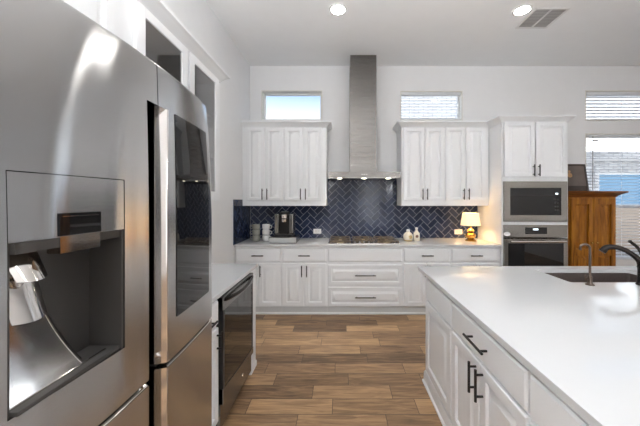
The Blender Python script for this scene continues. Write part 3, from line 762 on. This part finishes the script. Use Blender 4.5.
# ------------------------------------------------------------------ left upper cabinets
GX = -1.04
def left_upper(label, y0, y1, z0, doors, glass=False):
    r = thing('upper_cabinet', label, 'cabinet', (GX, 0, 0), RZ)
    d = GX-WX-0.002; b = B()
    if not glass: b.box(y0, y1, 0, d, z0, 2.52); b.done('body', 'cab', r)
    else:
        b.box(y0, y0+0.018, 0, d, z0, 2.52); b.box(y1-0.018, y1, 0, d, z0, 2.52); b.box(y0+0.018, y1-0.018, 0, d, z0, z0+0.02); b.box(y0+0.018, y1-0.018, 0, d, 2.49, 2.52)
        b.box((y0+y1)/2-0.012, (y0+y1)/2+0.012, 0, d, z0+0.02, 2.49)
        b.done('body', 'cab', r)
        B().box(y0+0.018, y1-0.018, d-0.012, d, z0+0.02, 2.49).done('back_panel', 'interior', r)
        for z in (1.84, 2.17): 
            b = B(); b.box(y0+0.018, (y0+y1)/2-0.012, 0.02, d-0.012, z, z+0.018); b.box((y0+y1)/2+0.012, y1-0.018, 0.02, d-0.012, z, z+0.018); b.done('shelf', 'interior', r)
    for i, (a, c_) in enumerate(doors):
        if glass:
            b = B(); q = 0.062
            b.box(a, a+q, -0.02, 0, z0+0.012, 2.508, 0.002); b.box(c_-q, c_, -0.02, 0, z0+0.012, 2.508, 0.002)
            b.box(a+q, c_-q, -0.02, 0, z0+0.012, z0+0.012+q, 0.002); b.box(a+q, c_-q, -0.02, 0, 2.508-q+0.01, 2.508, 0.002)
            k = b.done('door', 'cab', r)
            B().box(a+q-0.003, c_-q+0.003, -0.012, -0.008, z0+q, 2.46).done('glass', 'cabglass', k)
        else: k = front(r, 'door', a, c_, z0+0.012, 2.508)
        pull(k, c_-0.03 if i % 2 == 0 else a+0.03, z0+0.12)
    return r
left_upper('white upper cabinet with solid doors above the refrigerator', 0.33, 1.384, 2.02, [(0.345, 0.80), (0.81, 1.264)])
left_upper('white upper cabinet with two grey glass doors on the left wall', 1.386, 2.402, 1.49, [(1.398, 1.866), (1.892, 2.344)], glass=True)
crown('trim_5', [(GX+0.001, 0.33), (GX+0.001, 2.403), (WX, 2.403)], 'white crown moulding over the left glass-door cabinets')

# ------------------------------------------------------------------ refrigerator (four doors)
fr = thing('refrigerator', 'large four-door stainless refrigerator with water dispenser', 'refrigerator', (0, 0, 0))
Y0, YS, Y1 = 0.470, 0.922, 1.374
ZT, ZS, ZB = 1.953, 0.930, 0.08
B().box(WX+0.02, -0.735, Y0+0.01, Y1-0.01, 0.03, ZT-0.02, 0.004).done('body', 'steel_dark', fr)
B().box(-0.735, -0.70, Y0+0.03, Y1-0.03, 0.05, ZT-0.03).done('gasket', 'blackp', fr)
def fx(y, z):
    t = (y-YS)/(Y1-YS); bow = 0.024*t*t
    e_ = Y1-y; R = 0.045
    if e_ < R: bow += 0.040*(1-math.sqrt(max(0, 1-((R-e_)/R)**2)))
    zz = max(0, (z-1.35)/(ZT-1.35)); v = 0.012*zz**2*0.9 + 0.020*zz**2*t*t
    v += 0.0006*math.sin((y-0.475)*2*PI/0.155 - 2.4*zz*zz)*max(0, min(1, (YS-y)/0.1))   # slight waviness of the sheet metal
    et = ZT-z
    if z > ZS and et < 0.012: v += 0.006*(1-math.sqrt(max(0, 1-((0.012-et)/0.012)**2)))
    return -(0.597+bow+v)
def lin(a, b, n): return [a+(b-a)*i/n for i in range(n+1)]
def fridge_door(name, ya, yb, za, zb, extra_y=(), extra_z=(), hole=None, pocket=None, mat_='fsteel'):
    ys = sorted({round(v, 5) for v in lin(ya, yb, 48)+list(extra_y)+[Y1-0.045*k/8 for k in range(9) if Y1-0.045*k/8 > ya and yb == Y1]+[Y0+0.045*k/8 for k in range(9) if ya == Y0]})
    zs = sorted({round(v, 5) for v in lin(za, zb, 30)+list(extra_z)+[zb-0.003, zb-0.006, zb-0.012]})
    def ok(i, j):
        if i < 0 or j < 0 or i >= len(ys)-1 or j >= len(zs)-1: return False
        cy, cz = (ys[i]+ys[i+1])/2, (zs[j]+zs[j+1])/2
        for h in (hole, pocket):
            if h and h[0] < cy < h[1] and h[2] < cz < h[3]: return False
        return True
    XB = -0.70; b = B()
    def Fp(y, z): return (fx(y, z), y, z)
    def Bp(y, z):
        yy = y
        if pocket:
            if abs(y-pocket[1]) < 1e-4 and ya > 0.9 and z <= pocket[3]+1e-4: yy = y+0.045
        return (XB, yy, z)
    for i in range(len(ys)-1):
        for j in range(len(zs)-1):
            if not ok(i, j): continue
            a, c_, d, e2 = ys[i], ys[i+1], zs[j], zs[j+1]
            b.add([Fp(a, d), Fp(c_, d), Fp(c_, e2), Fp(a, e2)], [(0, 1, 2, 3)])
            b.add([Bp(a, d), Bp(c_, d), Bp(c_, e2), Bp(a, e2)], [(3, 2, 1, 0)])
            for cond, (p, q) in ((ok(i-1, j), ((a, d), (a, e2))), (ok(i+1, j), ((c_, d), (c_, e2))), (ok(i, j-1), ((a, d), (c_, d))), (ok(i, j+1), ((a, e2), (c_, e2)))):
                if not cond: b.add([Fp(*p), Fp(*q), Bp(*q), Bp(*p)], [(0, 1, 2, 3)])
    return b.done(name, mat_, fr, ang=0.5)
DZ0, DZ1, DZM = 1.088, 1.555, 1.418
DY0, DY1 = 0.5155, 0.775
PK = 1.812
dl = fridge_door('door', Y0, YS-0.002, ZS+0.006, ZT, (DY0, DY1, 0.869), (DZ0, DZ1, DZM, PK), hole=(DY0, DY1, DZ0, DZ1), pocket=(0.869, YS, 0, PK))
drt = fridge_door('door', YS+0.002, Y1, ZS+0.006, ZT, (0.964, ), (PK,), pocket=(YS, 0.964, 0, PK))
fridge_door('lower_door', Y0, YS-0.002, ZB, ZS-0.012, (0.869,), (), pocket=(0.869, YS, 0, 2))
lower_right = fridge_door('lower_door', YS+0.002, Y1, ZB, ZS-0.012, (0.964,), (), pocket=(YS, 0.964, 0, 2))
for (a, c_) in ((Y0+0.005, 0.867), (0.966, Y1-0.03)):
    b = B(); vs = []; ys = lin(a, c_, 14)
    for y in ys: vs += [(fx(y, 1)-0.002, y, ZS-0.011), (fx(y, 1)-0.016, y, ZS-0.002), (-0.70, y, ZS-0.002), (-0.70, y, ZS-0.011)]
    fs = [(3, 2, 1, 0), tuple(len(vs)-4+k for k in range(4))]
    for i in range(len(ys)-1):
        for k in range(4): fs.append((i*4+k, i*4+(k+1) % 4, (i+1)*4+(k+1) % 4, (i+1)*4+k))
    b.add(vs, fs); b.done('door_lip', 'chrome', fr)
B().box(-0.80, -0.735+0.03, Y0+0.02, Y1-0.02, 0.0, 0.075).done('toe_grille', 'blackp', fr)
def conform(ya, yb, za, zb, off, thick, ny=36, nz=20):
    ys, zs = lin(ya, yb, ny), lin(za, zb, nz); b = B(); vs = []; fs = []
    for k in (off, off-thick):
        for y in ys:
            for z in zs: vs.append((fx(y, z)+k, y, z))
    q = nz+1; o = (ny+1)*q
    for i in range(ny):
        for j in range(nz):
            a = i*q+j; fs.append((a, a+q, a+q+1, a+1)); fs.append((o+a, o+a+1, o+a+q+1, o+a+q))
    for i in range(ny):
        for j in (0, nz): a = i*q+j; fs.append((a, a+q, o+a+q, o+a))
    for j in range(nz):
        for i in (0, ny): a = i*q+j; fs.append((a, a+1, o+a+1, o+a))
    b.add(vs, fs); return b
# dark glass panel of the right door
conform(1.017, 1.296, 1.072, 1.812, 0.0025, 0.008).done('glass_panel', 'bglass', drt)
# pocket handle lips on the near edge of the right doors
for par, z0, z1 in ((drt, ZS+0.006, PK), (None, ZB, ZS-0.012)):
    b = B(); b.prism([(-0.5985, 0.9642), (-0.6015, 0.9620), (-0.634, 0.9488), (-0.636, 0.965), (-0.602, 0.978)], z0, z1, 'z')
    b.done('handle_lip', 'chrome', par or lower_right)
# dispenser
conform(DY0+0.002, DY1-0.002, DZM, DZ1-0.002, -0.001, 0.07).done('dispenser_cover', 'fsteel', dl)
b = B(); X0 = -0.698
b.box(X0, X0+0.004, DY0+0.001, DY1-0.001, DZ0+0.001, DZM-0.001)
b.box(X0+0.004, -0.604, DY1-0.006, DY1-0.001, DZ0+0.001, DZM-0.001); b.box(X0+0.004, -0.62, DY0+0.001, DY0+0.006, DZ0+0.001, DZM-0.001)
b.box(X0+0.004, -0.610, DY0+0.006, DY1-0.006, DZM-0.022, DZM-0.001)
b.done('dispenser_recess', 'darkcav', dl)
# curved polished chute wall sweeping down to the tray
b = B(); vs = []; N = 16
for i in range(N+1):
    t = i/N; z = DZM-0.03-(DZM-0.03-DZ0-0.012)*t
    xo = X0+0.010+0.058*t**2.0; ye = DY0+0.115+0.065*t**1.8
    vs += [(xo, DY0+0.008, z), (xo, ye-0.018, z), (xo-0.004, ye-0.006, z), (X0+0.005, ye, z)]
fs = []
for i in range(N):
    for k in range(3): fs.append((i*4+k, i*4+k+1, (i+1)*4+k+1, (i+1)*4+k))
b.add(vs, fs); b.done('chute_wall', 'chrome', dl, ang=1.2)
b = B(); b.box(X0+0.006, -0.607, DY0+0.008, DY1-0.008, DZ0+0.001, DZ0+0.010, 0.002); ty = b.done('drip_tray', 'darkcav', dl)
b = B(); b.box(-0.632, -0.626, DY0+0.010, DY1-0.03, DZ0+0.010, DZ0+0.013); b.done('tray_bar', 'chrome', ty)
def paddle(yc, zt, h, wd, xo):
    b = B(); vs = []; n = 10
    for j in range(9):
        t = j/8; z = zt-h*t; x = xo+0.030*t
        for i in range(n+1):
            a = -1+2*i/n; vs.append((x+0.012*(1-a*a), yc+a*wd/2*(1-0.12*t), z-0.004*(1-a*a)))
    fs = []
    for j in range(8):
        for i in range(n): fs.append((j*(n+1)+i, j*(n+1)+i+1, (j+1)*(n+1)+i+1, (j+1)*(n+1)+i))
    b.add(vs, fs); o = b.done('paddle', 'chrome', dl, ang=1.2)
    s = o.modifiers.new('solid', 'SOLIDIFY'); s.thickness = 0.004
paddle(0.575, 1.392, 0.055, 0.066, -0.665)
paddle(0.577, 1.338, 0.085, 0.074, -0.672)
dy = conform(0.602, 0.700, DZM+0.002, 1.470, 0.002, 0.012, 6, 4).done('display', 'bglass', dl)
conform(0.608, 0.694, DZM+0.044, DZM+0.0455, 0.0026, 0.002, 4, 1).done('display_line', 'chrome', dy)
conform(0.604, 0.698, DZM-0.036, DZM+0.001, 0.001, 0.03, 6, 4).done('spout', 'chrome', dl)

# ------------------------------------------------------------------ island
IX = 0.710
# local -y must face world -x : rotate -90deg ; local x -> world -y
def isl(label, ya, yb, layout, toe=False):
    return base_cab(label, -yb, -ya, (IX, 0, 0), -PI/2, layout, depth=0.62, toe=toe, zt=0.883, H0=0.0)
def i_panel(r, x0, x1):
    front(r, 'false_front', x0+0.03, x1-0.008, 0.708, 0.862, slab=True)
    front(r, 'decorative_panel', x0+0.03, x1-0.008, 0.125, 0.690, fr=0.06)
def i_two(r, x0, x1):
    d = front(r, 'drawer', x0+0.008, x1-0.008, 0.708, 0.862, slab=True); c_ = (x0+x1)/2
    pull(d, c_, 0.787, 0.19, False, r=0.0065, st=0.036)
    for s in (-1, 1):
        a, b_ = (x0+0.008, c_-0.003) if s < 0 else (c_+0.003, x1-0.008)
        q = front(r, 'door', a, b_, 0.125, 0.690, fr=0.055); pull(q, c_+s*0.034, 0.600, 0.155, True, r=0.0065, st=0.036)
isl('white island cabinet at the far corner with blank panels, no handles', 1.73, 2.275, i_panel)
isl('white island cabinet with one drawer and two black-handled doors', 1.025, 1.729, i_two)
isl('white island cabinet nearest the camera at the lower right', 0.33, 1.024, i_two)
b = B(); b.box(1.332, 1.40, 0.33, 2.275, 0, 0.883); b.box(1.40, 3.1, 2.385, 2.405, 0, 0.883); b.box(3.1, 3.16, 0.33, 2.405, 0, 0.883); b.box(1.40, 3.1, 0.33, 0.39, 0, 0.883)
tag(b.done('island_panelling', 'cab'), 'white panelled body of the island beneath the sink', 'cabinet')
prof = [(0, 0), (-0.030, 0), (-0.030, 0.012), (-0.020, 0.022), (-0.018, 0.085), (-0.010, 0.098), (0, 0.098)]
b = B(); vs = [(IX+p[0], 0.33, p[1]) for p in prof]+[(IX+p[0], 2.275-p[0], p[1]) for p in prof]+[(1.33, 2.275-p[0], p[1]) for p in prof]
n_ = len(prof); fs = [tuple(range(n_)), tuple(3*n_-1-k for k in range(n_))]
for i in range(2):
    for k in range(n_): fs.append((i*n_+k, i*n_+(k+1) % n_, (i+1)*n_+(k+1) % n_, (i+1)*n_+k))
b.add(vs, fs); struct(b.done('trim_6', 'cab'), 'white base moulding around the foot of the island', 'trim')

# island top with sink cut-out
SX0, SX1, SY0, SY1 = 1.63, 2.42, 1.965, 2.337
def rrect(x0, x1, y0, y1, r, n=8):
    pts = []
    for cx, cy, a0 in ((x1-r, y1-r, 0), (x0+r, y1-r, PI/2), (x0+r, y0+r, PI), (x1-r, y0+r, 1.5*PI)):
        for i in range(n+1): a = a0+PI/2*i/n; pts.append((cx+r*math.cos(a), cy+r*math.sin(a)))
    return pts
b = bmesh.new()
def slab_with_hole(zb, zt, outer, inner):
    vs = []
    for z in (zb, zt):
        ov_ = [b.verts.new((p[0], p[1], z)) for p in outer]; iv = [b.verts.new((p[0], p[1], z)) for p in inner]
        es = [b.edges.new((ov_[i], ov_[(i+1) % len(ov_)])) for i in range(len(ov_))]+[b.edges.new((iv[i], iv[(i+1) % len(iv)])) for i in range(len(iv))]
        bmesh.ops.triangle_fill(b, use_beauty=True, edges=es)
        vs.append((ov_, iv))
    for w_ in (0, 1):
        A, C_ = vs[0][w_], vs[1][w_]
        for i in range(len(A)): b.faces.new((A[i], A[(i+1) % len(A)], C_[(i+1) % len(A)], C_[i]))
outer = rrect(0.682, 3.25, 0.28, 2.443, 0.006, 3); inner = rrect(SX0, SX1, SY0, SY1, 0.025)
slab_with_hole(0.884, 0.914, outer, inner)
q = B(); q.bm.free(); q.bm = b
tag(q.done('island_countertop', 'quartz', ang=0.4), 'glossy white quartz island countertop with sink cut-out', 'countertop')
sk = thing('kitchen_sink', 'dark brown undermount sink set in the island countertop', 'sink', (0, 0, 0))
b = B(); vs = []; rr = [(rrect(SX0-0.03, SX1+0.03, SY0-0.03, SY1+0.03, 0.06), 0.8790), (rrect(SX0-0.004, SX1+0.004, SY0-0.004, SY1+0.004, 0.025), 0.8790), (rrect(SX0+0.004, SX1-0.004, SY0+0.004, SY1-0.004, 0.03), 0.70), (rrect(SX0+0.03, SX1-0.03, SY0+0.03, SY1-0.03, 0.05), 0.675)]
for pts, z in rr: vs += [(p[0], p[1], z) for p in pts]
n_ = len(rr[0][0]); fs = []
for i in range(3):
    for k in range(n_): fs.append((i*n_+k, i*n_+(k+1) % n_, (i+1)*n_+(k+1) % n_, (i+1)*n_+k))
fs.append(tuple(3*n_+k for k in range(n_))); b.add(vs, fs)
bo = b.done('basin', 'sink', sk); so = bo.modifiers.new('s', 'SOLIDIFY'); so.thickness = 0.008; so.offset = 0
b = B(); b.lathe([(0, 0.002), (0.03, 0.002), (0.045, 0.004), (0.045, 0.0)], (2.02, 2.15, 0.679), 24); b.done('drain', 'steel', sk)

def arc(c, r, a0, a1, n, u, v):
    c, u, v = Vector(c), Vector(u), Vector(v)
    return [c+u*r*math.cos(a0+(a1-a0)*i/n)+v*r*math.sin(a0+(a1-a0)*i/n) for i in range(n+1)]
f1 = thing('filtered_water_faucet', 'slim bronze gooseneck water faucet beside the sink', 'faucet', (1.713, 1.905, 0.9145))
u = Vector((-0.94, 0.34, 0)); R_ = 0.027
b = B(); b.lathe([(0, 0), (0.026, 0), (0.026, 0.006), (0.018, 0.010), (0.014, 0.016), (0.014, 0.055), (0.010, 0.062), (0, 0.062)], n=24); b.done('base', 'fbronze', f1)
pts = [(0, 0, 0.05), (0, 0, 0.15), (0, 0, 0.25)]+arc(u*R_+Vector((0, 0, 0.25)), R_, PI, 0, 12, u, (0, 0, 1))[1:]+[tuple(u*2*R_+Vector((0, 0, 0.235)))]
B().tube(pts, 0.0072, 12).done('spout', 'fbronze', f1)
b = B(); b.tube([(0, 0, 0.04), (-0.028, -0.004, 0.042), (-0.034, -0.005, 0.043)], [0.006, 0.006, 0.010]); b.tube([(-0.034, -0.005, 0.043), (-0.036, -0.005, 0.07)], [0.004, 0.005]); b.done('lever', 'fbronze', f1)

f2 = thing('kitchen_faucet', 'black arched kitchen faucet with lever, right of the slim bronze faucet', 'faucet', (2.062, 1.90, 0.9145))
b = B(); b.lathe([(0, 0), (0.030, 0), (0.031, 0.006), (0.025, 0.014), (0.022, 0.03), (0.021, 0.11), (0.024, 0.125), (0.020, 0.14), (0, 0.145)], n=28); b.done('base', 'bronze', f2)
S_ = Vector((0, 0, 0.10))
P0 = Vector((0, 0, 0.09)); 
ctrl = [Vector((0, 0, 0.09)), Vector((-0.004, 0.012, 0.165)), Vector((-0.042, 0.055, 0.222)), Vector((-0.085, 0.09, 0.243)), Vector((-0.122, 0.122, 0.236)), Vector((-0.140, 0.136, 0.206))]
def crs(P, n=6):
    P = [P[0]*2-P[1]]+P+[P[-1]*2-P[-2]]; o = []
    for i in range(1, len(P)-2):
        for k in range(n):
            t = k/n; a, b_, c_, d = P[i-1], P[i], P[i+1], P[i+2]
            o.append(0.5*((2*b_)+(c_-a)*t+(2*a-5*b_+4*c_-d)*t*t+(3*b_-a-3*c_+d)*t**3))
    o.append(P[-2]); return o
sp = crs(ctrl); ns = len(sp)
B().tube(sp, [0.020-0.003*min(1, i/10)+(0.006*max(0, (i-ns*0.55)/(ns*0.45))) for i in range(ns)], 16).done('spout', 'bronze', f2)
b = B(); d_ = (sp[-1]-sp[-2]).normalized(); b.tube([sp[-1], sp[-1]+d_*0.006], 0.0205, 16); b.done('spray_face', 'fbronze', f2)
lv = crs([Vector((0.02, -0.004, 0.13)), Vector((0.01, 0.005, 0.20)), Vector((-0.015, 0.012, 0.255)), Vector((-0.045, 0.02, 0.285)), Vector((-0.060, 0.024, 0.300))])
B().tube(lv, [0.010]*(len(lv)-3)+[0.011, 0.013, 0.010], 12).done('lever', 'bronze', f2)

# ------------------------------------------------------------------ armoire and framed picture
AX0, AX1, AY, AH = 3.085, 3.72, 3.75, 1.575
am = thing('wooden_armoire', 'honey-stained pine armoire in front of the large window', 'armoire', ((AX0+AX1)/2, AY, 0))
hw = (AX1-AX0)/2
b = B(); b.box(-hw, hw, 0, 0.44, 0.08, AH-0.02); b.done('body', 'wood', am)
for s in (-1, 1):
    a, c_ = (-hw+0.02, -0.004) if s < 0 else (0.004, hw-0.02)
    q = 0.085
    b = B(); st = 0.058
    b.box(a, a+st, -0.022, -0.001, 0.16, AH-0.06, 0.003); b.box(c_-st, c_, -0.022, -0.001, 0.16, AH-0.06, 0.003)
    for z0, z1 in ((0.16, 0.24), (0.745, 0.835), (AH-0.14, AH-0.06)): b.box(a+st, c_-st, -0.022, -0.001, z0, z1, 0.003)
    dd = b.done('door', 'wood', am)
    for z0, z1 in ((0.24, 0.745), (0.835, AH-0.14)):
        B().rings(a+st, c_-st, z0, z1, [(0, -0.002), (0.014, -0.002), (0.040, -0.018), (0.043, -0.018)], 0.0).done('raised_panel', 'wood', dd)
    b = B(); b.lathe([(0, -0.045), (0.012, -0.042), (0.014, -0.034), (0.006, -0.028), (0.006, -0.02)], (s*0.035, 0, 0.92), 20, axis='y'); b.done('knob', 'brass', dd)
b = B(); b.prism([(-hw-0.005, 0.005), (-hw-0.005, 0.44), (hw+0.005, 0.44), (hw+0.005, -0.005), (-hw-0.005, -0.005)][1:], AH-0.045, AH-0.02)
vs = []; pr = [(0.008, AH-0.04), (0.018, AH-0.022), (0.05, AH), (0.075, AH+0.012), (0.085, AH+0.018), (0.085, AH+0.036)]
for o2, z in pr: vs += [(-hw-o2, 0.45, z), (-hw-o2, -o2, z), (hw+o2, -o2, z), (hw+o2, 0.45, z)]
fs = [(0, 1, 2, 3), tuple(len(vs)-1-k for k in range(4))]
for i in range(len(pr)-1):
    for k in range(4): fs.append((i*4+k, i*4+(k+1) % 4, (i+1)*4+(k+1) % 4, (i+1)*4+k))
b.add(vs, fs); b.done('cornice', 'wood_top', am)
b = B()
for x in (-hw+0.03, hw-0.03):
    for y in (0.03, 0.41): b.lathe([(0, 0), (0.022, 0), (0.032, 0.03), (0.028, 0.08), (0, 0.08)], (x, y, 0), 16)
b.done('feet', 'wood', am)
pf = thing('framed_picture', 'dark framed still-life picture leaning on top of the armoire', 'picture', (3.335, 4.03, AH+0.037))
pf.rotation_euler = (-0.17, 0, 0)
b = B().rings(-0.265, 0.265, 0, 0.41, [(0, -0.02), (0.012, -0.022), (0.022, -0.012)], 0.0); b.done('frame', 'darkwood', pf)
B().box(-0.243, 0.243, -0.0135, -0.0115, 0.022, 0.388).done('picture_print', 'photo', pf)
b = B(); b.lathe([(0, -0.0142), (0.035, -0.0142), (0.036, -0.0132)], (0.02, 0, 0.245), 24, axis='y'); b.lathe([(0, -0.0142), (0.018, -0.0142), (0.019, -0.0132)], (0.02, 0, 0.30), 20, axis='y'); b.done('painted_vase', 'orb', pf)
B().box(-0.243, 0.243, -0.0142, -0.0132, 0.022, 0.085).done('painted_table', 'darkwood', pf)

# ------------------------------------------------------------------ ceiling fittings
def can(x, y, label, group=None):
    r = thing('recessed_light', label, 'ceiling light', (x, y, CZ-0.001), 0, group)
    b = B(); b.lathe([(0.072, -0.002), (0.076, -0.006), (0.094, -0.005), (0.097, 0.0)], n=40); b.done('trim_ring', 'vent', r)
    b = B(); b.lathe([(0, -0.003), (0.0725, -0.003), (0.0725, 0.0)], n=40); b.done('lens', 'bulb', r)
    l = bpy.data.lights.new('downlight', 'SPOT'); l.energy = CAN_POWER; l.spot_size = 2.6; l.spot_blend = 1.0; l.shadow_soft_size = 0.10; l.color = (1, 0.965, 0.92)
    o = bpy.data.objects.new('downlight', l); o.location = (0, 0, -0.012); o.parent = r; COL.objects.link(o)
can(-0.022, 2.98, 'round recessed ceiling light above the floor aisle, left of the two')
can(1.96, 2.99, 'round recessed ceiling light beside the ceiling vent')
for x, y in ((-0.02, 0.6), (1.96, 0.6), (-0.02, -2.0), (1.96, -2.0), (4.0, 0.6), (4.0, -2.0)):  # unseen ceiling lights added to even out the lighting
    can(x, y, 'unseen recessed ceiling light added for fill', 'added recessed fill lights')
for x, y in ((-0.6, -2.6), (2.2, -2.6)):  # unseen pendants added to light the ceiling evenly
    r = thing('fill_pendant', 'unseen white globe pendant added for ceiling fill', 'pendant lamp', (x, y, 1.95), 0, 'added fill pendants')
    b = B(); b.lathe([(0.0, -0.16)]+[(0.16*math.sin(a), -0.16*math.cos(a)) for a in [PI*i/16 for i in range(1, 16)]]+[(0, 0.16)], n=32); b.done('globe', 'globe', r)
    B().tube([(0, 0, 0.15), (0, 0, CZ-1.95-0.002)], 0.006).done('cord', 'black', r)
    l = bpy.data.lights.new('pendant_fill', 'POINT'); l.energy = PENDANT_FILL; l.shadow_soft_size = 0.17; l.color = (0.955, 0.98, 1)
    o = bpy.data.objects.new('pendant_fill', l); o.parent = r; COL.objects.link(o)
for x, y in ((0.25, -0.45), (-0.45, -0.8)):  # unseen uplights added to bounce light off the ceiling
    r = thing('fill_torchiere', 'unseen standing uplight added for ceiling fill', 'added fill lamp', (x, y, 0.001), 0, 'added fill uplights')
    b = B(); b.lathe([(0, 0), (0.14, 0), (0.14, 0.015), (0.02, 0.03), (0, 0.03)], n=32); b.done('base', 'black', r)
    B().tube([(0, 0, 0.028), (0, 0, 1.72)], 0.012).done('pole', 'black', r)
    b = B(); b.lathe([(0.0, 1.71), (0.05, 1.715), (0.12, 1.75), (0.17, 1.80), (0.165, 1.80), (0.115, 1.757), (0.05, 1.725), (0, 1.722)], n=32); b.done('lamp_bowl', 'trim', r)
    l = bpy.data.lights.new('uplight', 'SPOT'); l.energy = UPLIGHT_FILL; l.spot_size = 2.95; l.spot_blend = 0.6; l.shadow_soft_size = 0.10; l.color = (0.96, 0.98, 1)
    o = bpy.data.objects.new('uplight', l); o.location = (0, 0, 1.80); o.rotation_euler = (PI, 0, 0); o.parent = r; COL.objects.link(o)
vn = thing('ceiling_vent', 'white louvred air vent in the ceiling', 'vent', (2.26, 3.12, CZ-0.001))
b = B(); hx, hy, t = 0.185, 0.175, 0.022
b.box(-hx, hx, -hy, -hy+t, -0.010, 0, 0.002); b.box(-hx, hx, hy-t, hy, -0.010, 0, 0.002); b.box(-hx, -hx+t, -hy+t, hy-t, -0.010, 0, 0.002); b.box(hx-t, hx, -hy+t, hy-t, -0.010, 0, 0.002)
b.box(-0.010, 0.010, -hy+t, hy-t, -0.009, 0)
b.done('vent_frame', 'vent', vn)
B().box(-hx+t, hx-t, -hy+t, hy-t, -0.0015, -0.0005).done('duct_opening', 'ventdark', vn)
b = B()
for i in range(13):
    y = -hy+t+0.012+i*0.0255
    for a, c_ in ((-hx+t, -0.010), (0.010, hx-t)): b.add([(a, y, -0.009), (c_, y, -0.009), (c_, y+0.012, -0.002), (a, y+0.012, -0.002), (a, y+0.002, -0.0095), (c_, y+0.002, -0.0095), (c_, y+0.014, -0.0025), (a, y+0.014, -0.0025)], [(0, 1, 2, 3), (7, 6, 5, 4), (0, 4, 5, 1), (2, 6, 7, 3), (0, 3, 7, 4), (1, 5, 6, 2)])
b.done('louvres', 'vent', vn)
